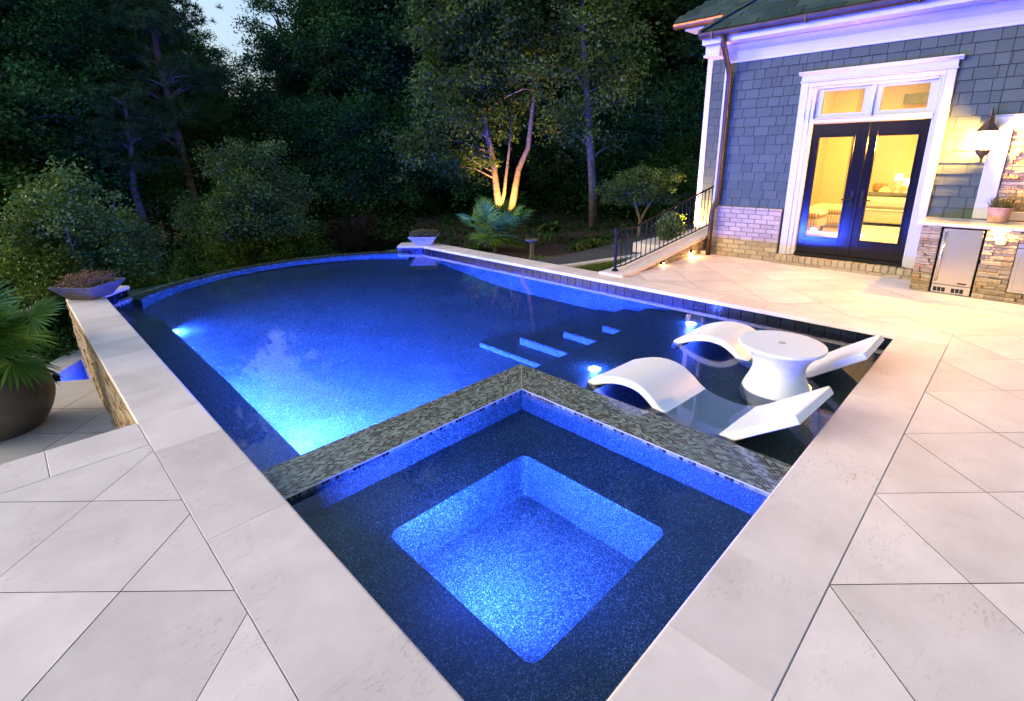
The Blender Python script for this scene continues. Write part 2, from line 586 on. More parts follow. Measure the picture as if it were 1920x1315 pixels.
def np_mesh(name, verts, faces, nv=4):
    """fast mesh from numpy arrays; every face has nv corners"""
    me = bpy.data.meshes.new(name)
    nf = len(faces)
    me.vertices.add(len(verts)); me.vertices.foreach_set('co', np.asarray(verts, np.float32).ravel())
    me.loops.add(nf * nv); me.loops.foreach_set('vertex_index', np.asarray(faces, np.int32).ravel())
    me.polygons.add(nf)
    me.polygons.foreach_set('loop_start', np.arange(0, nf * nv, nv, dtype=np.int32))
    me.polygons.foreach_set('loop_total', np.full(nf, nv, np.int32))
    me.update(calc_edges=True)
    return me

# ================================================================== GROUND
def ground_height(x, y):
    d = np.hypot(x - 3, y - 8)
    z = -1.32 + 0.0 * x
    z = z + 0.10 * np.sin(x * 0.23 + 1.1) * np.cos(y * 0.19) * np.clip((d - 10) / 10, 0, 1)
    z = z + np.clip((d - 30) / 60, 0, 1) * 1.5
    return z
xs = np.concatenate([np.linspace(-400, -40, 12), np.linspace(-36, 60, 49), np.linspace(66, 400, 12)])
ys = np.concatenate([np.linspace(-400, -40, 12), np.linspace(-36, 60, 49), np.linspace(66, 400, 12)])
gx, gy = np.meshgrid(xs, ys, indexing='ij')
gz = ground_height(gx, gy)
gv = np.stack([gx, gy, gz], -1).reshape(-1, 3)
nx, ny = len(xs), len(ys)
gi = np.arange(nx * ny).reshape(nx, ny)
gf = np.stack([gi[:-1, :-1], gi[1:, :-1], gi[1:, 1:], gi[:-1, 1:]], -1).reshape(-1, 4)
ground = place('ground', np_mesh('ground', gv, gf), 'forest_floor')
ground['kind'] = 'structure'

# raised garden bed behind the pool's house side
bed = MB()
bedpts = [(5.80, 3.30), (10.4, 3.30), (22, 3.0), (26, 12), (17, 20), (10, 15.5), (7.0, 10.8), (5.95, 9.0), (5.80, 8.2)]
bed.prism(bedpts, -2.5, -0.22)
o = bed.build('garden_ground', 'mulch'); o['kind'] = 'structure'
lawn = MB()
lawn.prism([(5.82, 3.86), (7.25, 3.80), (8.05, 4.22), (7.0, 4.45), (6.05, 4.66), (5.82, 4.75)], -0.21, -0.075)
o = lawn.build('lawn', 'turf'); o['kind'] = 'structure'
MB().prism([(5.82, 5.02), (6.15, 4.80), (7.05, 4.60), (8.0, 4.42), (9.0, 4.45), (13.0, 5.0), (13.5, 5.9), (9.5, 5.75), (7.6, 5.72), (6.9, 5.78), (5.82, 5.9)], -0.21, -0.14) \
    .build('driveway', 'asphalt')['kind'] = 'structure'
kerb = MB()
kp_in = [(5.82, 4.80), (6.15, 4.68), (7.0, 4.46), (7.8, 4.26), (8.3, 4.14)]
kp_out = [(5.82, 4.95), (6.17, 4.83), (7.04, 4.60), (7.86, 4.40), (8.36, 4.28)]
for i in range(len(kp_in) - 1):
    kerb.prism([kp_in[i], kp_in[i + 1], kp_out[i + 1], kp_out[i]][::-1], -0.22, -0.045 - 0.0005 * i)
kerb.build('kerb', 'concrete')['kind'] = 'structure'
MB().prism([(6.45, 3.93), (7.35, 3.92), (7.62, 4.03), (7.40, 4.08), (6.6, 4.02)], -0.21, -0.04).build('kerb', 'concrete')['kind'] = 'structure'

def grass_blades(name, poly_fn, n, h, mat):
    pts = []
    while len(pts) < n:
        p = poly_fn()
        if p is not None: pts.append(p)
    P = np.array(pts); n = len(P)
    a = rng.uniform(0, 2 * np.pi, n); hh = h * rng.uniform(0.5, 1.1, n); w = 0.004
    lean = rng.normal(0, 0.4, (n, 2)) * hh[:, None]
    b0 = P + np.stack([np.cos(a) * w, np.sin(a) * w, 0 * a], -1)
    b1 = P - np.stack([np.cos(a) * w, np.sin(a) * w, 0 * a], -1)
    t = P + np.stack([lean[:, 0], lean[:, 1], hh], -1)
    V = np.stack([b0, b1, t], 1).reshape(-1, 3)
    F = np.arange(n * 3).reshape(-1, 3)
    return place(name, np_mesh(name, V, F, 3), mat)
def _lawn_pt():
    x = random.uniform(5.84, 7.9); y = random.uniform(3.86, 4.66)
    if y > 4.72 - (x - 5.82) * 0.24 or y < 3.86 + max(0, x - 7.2) * 0.5: return None
    return (x, y, -0.076)
g = grass_blades('grass', _lawn_pt, 9000, 0.03, 'leaf_grass')
g.data.materials[0] = M['leaf_bush']
tag(g, 'small mown lawn between the kerb and the railing', 'grass', kind='stuff')

# ================================================================== PATIO (limestone tiles laid on the diagonal)
def clip(poly, inside, inter):
    out = []
    for i in range(len(poly)):
        a, b = poly[i - 1], poly[i]
        ia, ib = inside(a), inside(b)
        if ib:
            if not ia: out.append(inter(a, b))
            out.append(b)
        elif ia:
            out.append(inter(a, b))
    return out
def clip_rect(poly, x0, x1, y0, y1):
    def cx(c, keep_lt):
        nonlocal poly
        if not poly: return
        poly = clip(poly, (lambda p: p[0] <= c) if keep_lt else (lambda p: p[0] >= c),
                    lambda a, b: (c, a[1] + (b[1] - a[1]) * (c - a[0]) / (b[0] - a[0])))
    def cy(c, keep_lt):
        nonlocal poly
        if not poly: return
        poly = clip(poly, (lambda p: p[1] <= c) if keep_lt else (lambda p: p[1] >= c),
                    lambda a, b: (a[0] + (b[0] - a[0]) * (c - a[1]) / (b[1] - a[1]), c))
    cx(x1, True); cx(x0, False); cy(y1, True); cy(y0, False)
    return poly
def area(poly):
    return abs(sum(poly[i - 1][0] * poly[i][1] - poly[i][0] * poly[i - 1][1] for i in range(len(poly)))) / 2
S2 = math.sqrt(2)
def diagonal_tiles(parent, rects, pitch, a0, b0, z, joint, mat, thick=0.03):
    xs0 = min(r[0] for r in rects); xs1 = max(r[1] for r in rects)
    ys0 = min(r[2] for r in rects); ys1 = max(r[3] for r in rects)
    cs = [((x + y) / S2, (x - y) / S2) for x in (xs0, xs1) for y in (ys0, ys1)]
    ka = range(int(math.floor((min(c[0] for c in cs) - a0) / pitch)) - 1, int(math.ceil((max(c[0] for c in cs) - a0) / pitch)) + 1)
    kb = range(int(math.floor((min(c[1] for c in cs) - b0) / pitch)) - 1, int(math.ceil((max(c[1] for c in cs) - b0) / pitch)) + 1)
    j = joint / 2
    for i in ka:
        for k in kb:
            A0, A1 = a0 + i * pitch + j, a0 + (i + 1) * pitch - j
            B0, B1 = b0 + k * pitch + j, b0 + (k + 1) * pitch - j
            sq = [((a + b) / S2, (a - b) / S2) for a, b in ((A0, B0), (A0, B1), (A1, B1), (A1, B0))]
            mb = MB(); tot = 0
            dz = random.uniform(-0.0008, 0.0008)
            for r in rects:
                pl = clip_rect(list(sq), *r)
                if pl and len(pl) > 2 and area(pl) > 2e-4:
                    if sum(pl[q - 1][0] * pl[q][1] - pl[q][0] * pl[q - 1][1] for q in range(len(pl))) < 0: pl = pl[::-1]
                    mb.prism(pl, z - thick, z + dz); tot += area(pl)
            if tot > 2e-4:
                o = mb.build('tile', mat, parent)
                o.data.materials.append(M['joint'])
                for p in o.data.polygons:
                    if p.normal.z < 0.5: p.material_index = 1

patio = structure('patio', 'pale limestone patio of diagonal square tiles around the pool')
MB().box(-0.42, 9.2, -4.5, -0.30, -0.6, -0.006).box(5.70, 9.2, -0.30, 3.46, -0.6, -0.006).build('patio_bed', 'joint', patio)
CW = 0.408
diagonal_tiles(patio, [(-CW + 0.004, 5.776, -4.3, -CW - 0.003), (5.776, 9.0, -4.3, 3.44)], 0.608, 0.7125, 1.289, 0.0, 0.0042, 'limestone')
MB().box(-5.5, -0.42, -4.5, 3.50, -0.6, -0.006).build('patio_bed', 'joint', patio)
diagonal_tiles(patio, [(-5.2, -CW - 0.003, -4.3, 3.10)], 0.615, 0.7125, -1.178, 0.0, 0.0042, 'limestone')
# border stones along the step down to the lower terrace
xs_ = [-CW - 0.003, -0.912, -1.42, -1.93, -2.44, -2.95, -3.46, -3.97, -4.5]
for a, b in zip(xs_[:-1], xs_[1:]):
    MB().cbox(b + 0.002, a, 3.104, 3.515, -0.045, random.uniform(-0.0006, 0.0006), 0.004).build('border_stone', 'limestone', patio)

ZT = -0.90
terrace = structure('lower_terrace', 'lower limestone terrace under the large round planter')
MB().box(-6, -0.30, 3.2, 7.2, ZT - 0.5, ZT - 0.006).build('terrace_bed', 'joint', terrace)
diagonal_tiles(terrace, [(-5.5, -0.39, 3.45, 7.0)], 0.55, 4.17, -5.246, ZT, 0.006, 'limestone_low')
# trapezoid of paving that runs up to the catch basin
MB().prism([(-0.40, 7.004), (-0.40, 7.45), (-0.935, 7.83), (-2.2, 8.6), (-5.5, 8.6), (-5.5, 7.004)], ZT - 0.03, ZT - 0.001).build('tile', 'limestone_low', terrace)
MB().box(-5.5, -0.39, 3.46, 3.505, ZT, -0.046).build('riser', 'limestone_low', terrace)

# ================================================================== POOL
pool = thing('swimming_pool', 'dark finished swimming pool with vanishing edge, sun ledge and corner spa', 'pool')
W = 5.365
WL = -0.115
ACX, ACY, AR = 2.78, 6.09, 3.47
cop_prof = []
def bull(u_in, u_out, z1, z0, r, inner_dir):
    """coping profile: rounded nose on the pool side"""
    pts = []
    for k in range(7):
        a = math.pi / 2 * k / 6
        pts.append((u_in + inner_dir * (-r + r * math.cos(a)), z1 - r + r * math.sin(a)))
    pts = [(u_in, z0 + 0.006), ] + pts
    pts = [(u_in - inner_dir * 0.006, z0)] + pts
    pts += [(u_out + inner_dir * 0.004, z1), (u_out, z1 - 0.004), (u_out, z0)]
    return pts
def coping_run(axis, u_in, u_out, inner_dir, cuts):
    for a, b in zip(cuts[:-1], cuts[1:]):
        mb = MB().sweep(bull(u_in, u_out, random.uniform(-0.0006, 0.0006), -0.048, 0.016, inner_dir), a + 0.0004, b - 0.0004, axis)
        mb.build('coping_stone', 'limestone', pool)
def cuts(a, b, first, step):
    c = [a]; t = first
    while t < b - 0.15:
        if t > a + 0.1: c.append(t)
        t += step
    return c + [b]
coping_run('y', 0.0, -CW, 1, cuts(-CW, 8.256, 0.15, 0.565))
coping_run('x', 0.0, -CW, 1, cuts(0.0, W, 0.19, 0.565))
coping_run('y', W, W + CW, -1, cuts(-CW, 8.16, 0.157, 0.565))
def flat_stone(pts):
    if sum(pts[q - 1][0] * pts[q][1] - pts[q][0] * pts[q - 1][1] for q in range(len(pts))) < 0: pts = pts[::-1]
    o = MB().prism(pts, -0.048, 0.0).build('coping_stone', 'limestone', pool)
    bv = o.modifiers.new('bevel', 'BEVEL'); bv.width = 0.008; bv.segments = 2
flat_stone([(0.0, 8.2585), (0.355, 8.667), (0.19, 8.90), (-0.12, 8.72), (-CW, 8.40), (-CW, 8.2585)])
flat_stone([(W, 8.1625), (5.004, 8.576), (5.33, 8.90), (5.56, 8.66), (W + CW, 8.36), (W + CW, 8.1625)])

# waterline tiles on the far wall, the stubs and the left wall
tile_me = MB().cbox(-0.006, 0.006, 0, 0.147, -0.20, -0.049, 0.003).mesh('waterline_tile')
y = 0.02
while y < 8.14:
    place('waterline_tile', tile_me, 'navy', pool, (W + 0.014, y, 0)); y += 0.151
def tile_line(p, q):
    p = Vector((*p, 0)); q = Vector((*q, 0)); L = (q - p).length; n = max(1, int(L / 0.151))
    for i in range(n):
        c = p + (q - p) * (i * 0.151 / L)
        place('waterline_tile', tile_me, 'navy', pool, c, math.atan2(q.y - p.y, q.x - p.x) - math.pi / 2)
tile_line((0.012, 8.262), (0.367, 8.672))
tile_line((5.352, 8.165), (4.992, 8.585))

shell = MB()
FZ = -0.80
shell.box(W + 0.02, W + 0.40, -0.4, 8.3, FZ - 0.2, -0.050)                 # far wall
shell.box(-0.36, -0.004, 3.5, 8.4, FZ - 0.2, -0.050)                       # left wall core
shell.box(-0.36, -0.006, -0.4, 3.5, FZ - 0.2, -0.052)
shell.box(0.0, W, -0.36, -0.004, FZ - 0.2, -0.051)                         # wall under the near coping
shell.prism([(-0.01, 8.27), (0.35, 8.68), (0.17, 8.89), (-0.35, 8.40), (-0.35, 8.2)][::-1], FZ - 0.2, -0.0505)
shell.prism([(5.37, 8.175), (5.01, 8.585), (5.33, 8.88), (5.76, 8.36), (5.76, 8.1)], FZ - 0.2, -0.0495)
shell.build('shell', 'pebble', pool)
# floor: deepest beside the shelf, rising towards the vanishing edge and the house side
def floor_z(x, y):
    d = np.hypot(x - ACX, y - ACY)
    sx = np.clip((x - 0.5) / 5.0, 0, 1); sx = sx * sx * (3 - 2 * sx)
    sd = np.clip((y - 5.2) / 3.6, 0, 1); sd = sd * sd * (3 - 2 * sd)
    return FZ + 0.30 * sx + 0.58 * sd * (1 - 0.55 * sx)
fx, fy = np.meshgrid(np.linspace(-0.3, W + 0.3, 30), np.linspace(-0.3, 9.45, 44), indexing='ij')
fzv = floor_z(fx, fy)
fi = np.arange(fx.size).reshape(fx.shape)
fme = np_mesh('pool_floor', np.stack([fx, fy, fzv], -1).reshape(-1, 3), np.stack([fi[:-1, :-1], fi[1:, :-1], fi[1:, 1:], fi[:-1, 1:]], -1).reshape(-1, 4))
place('floor', fme, 'pebble', pool, smooth=True)
# side shelf along the left wall, rounded at its far end
shelf_pts = [(-0.002, 2.40), (0.40, 2.40), (0.45, 4.5), (0.47, 7.25), (0.455, 7.55), (0.40, 7.80), (0.31, 8.0), (0.18, 8.18), (-0.002, 8.27)]
MB().prism(shelf_pts, FZ + 0.002, -0.30).build('side_shelf', 'pebble', pool)
# sun ledge and steps
LZ = -0.235
DM0, DM1 = 2.027, 2.405            # spa dam inner and outer faces
MB().box(DM1 - 0.1, W + 0.03, -0.002, 2.467, FZ + 0.001, LZ).build('sun_ledge', 'pebble', pool)
for i, (sx, sy, sz) in enumerate([(4.34, 2.85, -0.295), (4.03, 3.23, -0.385), (3.66, 3.66, -0.475), (3.33, 4.08, -0.565)]):
    MB().cbox(sx, W + 0.028 - 0.001 * i, 2.40, sy, FZ + 0.003, sz, 0.015).build('step', 'pebble', pool)

# vanishing edge: curved wall with a mosaic top
a_start = math.atan2(8.60 - ACY, 0.30 - ACX) + R(5); a_end = math.atan2(8.60 - ACY, 5.08 - ACX) - R(4)
N = 48
vs = []; fs = []
for i in range(N + 1):
    a = a_start + (a_end - a_start) * i / N
    ca, sa = math.cos(a), math.sin(a)
    for r, z in ((AR - 0.33, FZ - 0.1), (AR - 0.33, WL - 0.03), (AR - 0.30, WL - 0.006), (AR, WL - 0.012), (AR + 0.01, WL - 0.03), (AR + 0.01, -1.9)):
        vs.append((ACX + r * ca, ACY + r * sa, z))
fs2 = []
for i in range(N):
    for k in range(5):
        a = i * 6 + k
        (fs2 if k == 0 else fs).append((a, a + 1, a + 7, a + 6))
MB().add(vs, fs).build('vanishing_edge', 'mosaic', pool)
MB().add(vs, fs2).build('edge_wall', 'pebble', pool)

# spa: mosaic dam, bench and footwell
DZ = -0.095
MB().box(-0.003, DM1 - 0.002, DM0 + 0.002, DM1 - 0.002, FZ, DZ - 0.03).box(DM0 + 0.002, DM1 - 0.0025, -0.003, DM0 + 0.001, FZ, DZ - 0.031).build('spa_dam', 'pebble', pool)
MB().box(-0.003, DM1, DM0, DM1, DZ - 0.03, DZ).build('mosaic_cap', 'mosaic', pool)
o = MB().box(-0.003, DM0 - 0.0005, -DM1, -DM0, DZ - 0.03, DZ - 0.0005).build('mosaic_cap', 'mosaic', pool)
o.rotation_euler.z = R(90)
o = MB().box(0, (DM1 - DM0) * S2, -0.0022, 0.0022, DZ - 0.01, DZ + 0.0012).build('grout_line', 'mortar', pool)
o.location = (DM0, DM0, 0); o.rotation_euler.z = R(45)
MB().box(0.0, DM0 - 0.002, DM0 - 0.004, DM0 - 0.0005, DZ - 0.006, DZ + 0.0015).box(DM0 - 0.004, DM0 - 0.0005, 0.0, DM0 - 0.004, DZ - 0.006, DZ + 0.0015) \
    .build('tile_trim', 'trim', pool)
BZ, F0, F1 = -0.29, 0.415, 1.545
inner = []
rr = 0.06
for cx, cy, a0 in ((F1 - rr, F1 - rr, 0), (F0 + rr, F1 - rr, 90), (F0 + rr, F0 + rr, 180), (F1 - rr, F0 + rr, 270)):
    for k in range(7):
        a = R(a0 + 90 * k / 6)
        inner.append((cx + rr * math.cos(a), cy + rr * math.sin(a)))
mid = (DM0 / 2, DM0 / 2)
outer = []
for x, y in inner:
    dx, dy = x - mid[0], y - mid[1]
    s_ = (DM0 / 2 + 0.02) / max(abs(dx), abs(dy))
    outer.append((mid[0] + dx * s_, mid[1] + dy * s_))
n = len(inner)
vs = [(x, y, BZ) for x, y in outer] + [(x + (mid[0] - x) * -0.012, y + (mid[1] - y) * -0.012, BZ) for x, y in inner] + \
     [(x, y, BZ - 0.012) for x, y in inner] + [(x, y, -0.625) for x, y in inner]
fs = []
for i in range(n):
    j = (i + 1) % n
    for lv in range(3):
        fs.append((lv * n + i, lv * n + j, (lv + 1) * n + j, (lv + 1) * n + i))
fs.append(tuple(3 * n + i for i in range(n)))
MB().add(vs, fs).build('spa_bench', 'pebble', pool)

# water
arc = [(ACX + (AR - 0.10) * math.cos(a_start + (a_end - a_start) * i / N), ACY + (AR - 0.10) * math.sin(a_start + (a_end - a_start) * i / N)) for i in range(N + 1)]
pts = [(-0.002, DM1 - 0.05), (DM1 - 0.05, DM1 - 0.05), (DM1 - 0.05, -0.002), (W + 0.012, -0.002), (W + 0.012, 8.16)] + arc[::-1] + [(-0.002, 8.27)]
water = MB().add([(x, y, WL) for x, y in pts], [tuple(range(len(pts)))]).build('water', 'water')
water['kind'] = 'structure'; water['label'] = 'still blue lit water of the main pool'
spa_water = MB().add([(0, 0, -0.128), (DM0 - 0.002, 0, -0.128), (DM0 - 0.002, DM0 - 0.002, -0.128), (0, DM0 - 0.002, -0.128)], [(0, 1, 2, 3)]).build('water', 'water')
spa_water['kind'] = 'structure'; spa_water['label'] = 'bright blue lit water inside the square spa'

# pool lights, with fill lamps added to even out the blue
BLUE = (0.022, 0.066, 1.0)
def pool_light(loc, d, energy, r=0.10, disc=None, parent=pool, color=BLUE, rise=0.0, spread=180):
    d = Vector(d).normalized()
    q = d.to_track_quat('Z', 'Y')
    o = MB().lathe([(r * 1.25, -0.012), (r * 1.25, 0.004), (r, 0.010), (r * 0.6, 0.016)], seg=20).build('pool_light', 'lens_blue' if disc is None else disc, parent)
    o.location = loc; o.rotation_euler = q.to_euler()
    lamp('pool_lamp', 'AREA', Vector(loc) + d * 0.03 + Vector((0, 0, rise)), energy, color, parent, r, d, spread=R(spread))
pool_light((0.430, 3.75, -0.50), (1, 0.05, -0.42), 140, 0.09, spread=115)
pool_light((0.478, 7.25, -0.46), (1, -0.30, -0.05), 170, 0.07, spread=120)
strip = MB().box(0.0, 0.012, -1.95, 1.95, -0.018, 0.018).build('fill_strip', 'lens_blue', pool, loc=(0.452, 5.05, -0.56))  # added glowing strip on the hidden shelf face, goes with the fill lamp
strip.rotation_euler.z = R(-0.75)
sl_ = lamp('fill_lamp', 'AREA', (0.470, 5.05, -0.555), 950, BLUE, pool, 0.05, (1, 0.0, 0.06), spread=R(140))  # added area lamp that spreads blue evenly across the floor
sl_.data.shape = 'RECTANGLE'; sl_.data.size = 3.8; sl_.data.size_y = 0.05
sl_.rotation_euler = (Matrix.Rotation(R(-7), 3, 'Y') @ Matrix(((0, 0.0, -1), (1, 0, 0), (0, -1, 0)))).to_euler()
sd_ = lamp('fill_lamp', 'AREA', (1.40, DM1 + 0.03, -0.50), 420, BLUE, pool, 0.05, (0, 1, 0.12), spread=R(120))  # added unseen lamp on the dam's outer face, brightens the far floor
sd_.data.shape = 'RECTANGLE'; sd_.data.size = 1.3; sd_.data.size_y = 0.05
pool_light((1.35, DM1 + 0.004, -0.52), (0.45, 1, 0.16), 40, 0.06, spread=130)  # added fixture hidden behind the dam, lifts the middle of the floor
pool_light((F0 + 0.008, 0.98, -0.45), (1, 0.22, 0.12), 130, 0.075, rise=0.20)
for lx, ly in ((5.0, 1.98), (3.05, 2.02)):
    o = MB().lathe([(0.060, -0.005), (0.060, 0.004), (0.045, 0.007)], seg=20).build('pool_light', 'lens_white', pool, loc=(lx, ly, LZ))
    lamp('ledge_lamp', 'POINT', (lx, ly, LZ + 0.055), 8, (0.03, 0.09, 1.0), pool, 0.02)

# stone veneer on the outside of the left wall
wallv = MB().box(-0.392, -0.36, 3.52, 8.4, -1.9, -0.050).build('veneer_backing', 'dark_gap', pool)
z = -1.0
while z < -0.06:
    h = random.choice((0.028, 0.035, 0.045, 0.055))
    if z + h > -0.05: h = -0.05 - z
    y = 3.52 + random.uniform(-0.1, 0)
    while y < 8.35:
        L = random.uniform(0.14, 0.42) * (1 + 0.5 * (y > 6))
        y0, y1 = max(y, 3.52), min(y + L, 8.38)
        if y1 - y0 > 0.03:
            d = random.uniform(0.006, 0.028)
            MB().cbox(-0.392 - d, -0.385, y0 + 0.002, y1 - 0.002, z + 0.001, z + h - 0.001, 0.005).build('stone', 'ledgestone', pool)
        y += L
    z += h

# catch basin below the vanishing edge
basin = thing('catch_basin', 'blue lit catch basin below the vanishing edge beside the planter', 'basin')
BR = 3.97
aa0, aa1 = R(151), R(20)
def arcpts(r, n=30, a0=aa0, a1=aa1):
    return [(ACX + r * math.cos(a0 + (a1 - a0) * i / n), ACY + r * math.sin(a0 + (a1 - a0) * i / n)) for i in range(n + 1)]
outerp = arcpts(BR); outer2 = arcpts(BR + 0.36)
vs = []; fs = []
for (x, y), (x2, y2) in zip(outerp, outer2):
    vs += [(x, y, -1.6), (x, y, ZT + 0.0), (x2, y2, ZT + 0.002), (x2, y2, -1.6)]
for i in range(len(outerp) - 1):
    for k in range(3):
        a = i * 4 + k
        fs.append((a, a + 4, a + 5, a + 1))
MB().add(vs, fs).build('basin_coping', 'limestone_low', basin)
MB().prism([(-0.935, 7.83), (-0.40, 7.45), (0.3, 7.45), (2.78, 8.2), (6.4, 7.4)] + outerp[::-1], -1.55, -1.5).build('basin_floor', 'navy', basin)
MB().add([(-0.40, 7.449, -1.5), (-0.935, 7.829, -1.5), (-0.935, 7.829, ZT - 0.005), (-0.40, 7.449, ZT - 0.005)], [(0, 1, 2, 3)]).build('basin_wall', 'navy', basin)
bw = MB().add([(x, y, -1.03) for x, y in [(-0.94, 7.83), (-0.395, 7.445), (0.3, 7.6), (2.78, 8.5), (6.3, 7.6)] + outerp[::-1]], [tuple(range(5 + len(outerp)))]).build('water', 'water')
bw['kind'] = 'structure'; bw['label'] = 'blue lit water in the catch basin'
lamp('basin_lamp', 'POINT', (-0.55, 7.95, -1.25), 14, BLUE, basin, 0.06)

# ================================================================== HOUSE
house = thing('house', 'grey blue shingled house with brick base and dark double doors', 'house')
HX = 8.42
def part(name, mat, fn, parent=house, **kw):
    mb = MB(); fn(mb); return mb.build(name, mat, parent, **kw)

# --- front wall, shingled above a brick base
wall = part('wall', 'dark_gap', lambda m: m
    .box(HX + 0.012, HX + 0.20, 2.08, 3.33, 0.0, 3.62)
    .box(HX + 0.012, HX + 0.20, -0.40, 0.33, 0.0, 3.62)
    .box(HX + 0.012, HX + 0.20, 0.33, 2.08, 2.78, 3.62)
    .box(HX + 0.012, HX + 0.20, -3.4, -0.40, 0.0, 3.62))
def shingle(parent, x, y0, y1, z0, z1, flare=0.013):
    """one shingle on a wall facing -x: butt edge proud at the bottom, top edge tucked back"""
    g = 0.0032
    y0 += g; y1 -= g
    z1 -= 0.0165
    zb = z0 + random.uniform(-0.002, 0.002)
    vs = [(x - flare - 0.008, y0, zb), (x - flare - 0.008, y1, zb), (x - 0.004, y1, z1 + 0.012), (x - 0.004, y0, z1 + 0.012),
          (x + 0.012, y0, zb), (x + 0.012, y1, zb), (x + 0.012, y1, z1 + 0.012), (x + 0.012, y0, z1 + 0.012)]
    MB().add(vs, [(0, 3, 2, 1), (0, 1, 5, 4), (1, 2, 6, 5), (3, 0, 4, 7)]).build('shingle', 'siding', parent)
def shingle_field(parent, x, ylo, yhi, zlo, zhi, rows, holes=(), wmin=0.13, wmax=0.27):
    ex = (zhi - zlo) / rows
    for r in range(rows):
        z0, z1 = zlo + r * ex, zlo + (r + 1) * ex
        y = ylo - random.uniform(0, 0.15)
        while y < yhi:
            w = random.uniform(wmin, wmax)
            segs = [(max(y, ylo), min(y + w, yhi))]
            for hy0, hy1, hz in holes:
                out = []
                for a, b in segs:
                    if z0 >= hz: out.append((a, b)); continue
                    if a < hy0: out.append((a, min(b, hy0)))
                    if b > hy1: out.append((max(a, hy1), b))
                segs = [t for t in out if t[1] - t[0] > 0.012]
            for a, b in segs:
                if b - a > 0.012: shingle(parent, x, a, b, z0, z1)
            y += w
shingle_field(wall, HX, 2.10, 3.29, 0.885, 3.235, 16)
shingle_field(wall, HX, 0.31, 2.10, 0.885 + 13 * 0.146875, 3.235, 3)
shingle_field(wall, HX, -0.20, 0.31, 0.885, 3.235, 16)
shingle_field(wall, HX, -1.1, -0.20, 0.885 + 9 * 0.146875, 3.235, 7)

# --- brick base left of the door
base = part('brick_base', 'brick_mortar', lambda m: m.box(HX - 0.048, HX + 0.011, 2.165, 3.30, 0.0, 0.852))
def brick(parent, x0, x1, y0, y1, z0, z1, mat='brick'):
    MB().cbox(x0, x1, y0, y1, z0, z1, 0.006).build('brick', mat, parent)
rows = 11
rh = 0.845 / rows
for r in range(rows):
    y = 2.16 - (0.105 if r % 2 else 0.0)
    while y < 3.30:
        a, b = max(y, 2.16), min(y + 0.205, 3.305)
        if b - a > 0.03:
            d = random.uniform(-0.004, 0.005)
            brick(base, HX - 0.060 + d, HX, a + 0.004, b - 0.004, r * rh + 0.004, (r + 1) * rh - 0.003)
        y += 0.209
y = 2.155
while y < 3.29:                                                  # rowlock cap
    brick(base, HX - 0.085, HX - 0.005, y + 0.003, min(y + 0.20, 3.31) - 0.002, 0.848, 0.884)
    y += 0.204

# --- door step: rowlock bricks over a stretcher course
step_ = part('door_step', 'brick_mortar', lambda m: m.box(HX - 0.130, HX + 0.20, 0.22, 2.155, 0.0, 0.135))
y = 0.205; i = 0
while y < 2.15:
    brick(step_, HX - 0.150, HX - 0.04, y + 0.004, min(y + 0.088, 2.165), 0.052, 0.150 + random.uniform(-.002, .002)); y += 0.0925
y = 0.205
while y < 2.15:
    brick(step_, HX - 0.143, HX - 0.04, y + 0.004, min(y + 0.205, 2.163), 0.0, 0.046); y += 0.209

# --- white trim: corner board, casing, frieze, crown
part('corner_board', 'trim', lambda m: m.cbox(HX - 0.028, HX + 0.10, 3.285, 3.355, 0.885, 3.40, 0.004))
part('door_casing', 'trim', lambda m: m
    .cbox(HX - 0.060, HX + 0.02, 2.02, 2.125, 0.151, 2.80, 0.004).cbox(HX - 0.045, HX + 0.03, 1.955, 2.021, 0.152, 2.80, 0.006)
    .cbox(HX - 0.030, HX + 0.12, 1.902, 1.956, 0.153, 2.798, 0.006)
    .cbox(HX - 0.060, HX + 0.02, 0.285, 0.385, 0.151, 2.80, 0.004).cbox(HX - 0.045, HX + 0.03, 0.384, 0.420, 0.152, 2.80, 0.006)
    .cbox(HX - 0.030, HX + 0.12, 0.419, 0.450, 0.153, 2.798, 0.006)
    .cbox(HX - 0.050, HX + 0.02, 0.384, 2.021, 2.735, 2.802, 0.006).cbox(HX - 0.032, HX + 0.10, 0.449, 1.903, 2.70, 2.736, 0.006))
part('door_head', 'trim', lambda m: m
    .cbox(HX - 0.075, HX + 0.02, 0.270, 2.140, 2.801, 2.822, 0.004).cbox(HX - 0.063, HX + 0.02, 0.282, 2.128, 2.821, 2.905, 0.004)
    .sweep([(HX + 0.02, 2.904), (HX - 0.068, 2.904), (HX - 0.075, 2.915), (HX - 0.105, 2.932), (HX - 0.112, 2.938), (HX - 0.112, 2.955), (HX + 0.02, 2.962)], 0.240, 2.165))
transom = part('transom', 'trim', lambda m: m
    .cbox(HX - 0.060, HX + 0.10, 0.449, 1.903, 2.205, 2.262, 0.006).cbox(HX - 0.085, HX + 0.08, 0.449, 1.903, 2.262, 2.276, 0.004)
    .box(HX + 0.02, HX + 0.08, 1.815, 1.902, 2.276, 2.702).box(HX + 0.02, HX + 0.08, 0.450, 0.535, 2.276, 2.702)
    .box(HX + 0.021, HX + 0.08, 0.534, 1.816, 2.276, 2.338).box(HX + 0.021, HX + 0.08, 0.534, 1.816, 2.662, 2.702)
    .box(HX + 0.0205, HX + 0.08, 1.072, 1.284, 2.337, 2.663).cbox(HX - 0.012, HX + 0.05, 1.150, 1.205, 2.276, 2.701, 0.006))
for y0, y1 in ((1.284, 1.815), (0.535, 1.072)):
    part('pane', 'glass', lambda m: m.box(HX + 0.046, HX + 0.052, y0 + 0.001, y1 - 0.001, 2.339, 2.661), transom)

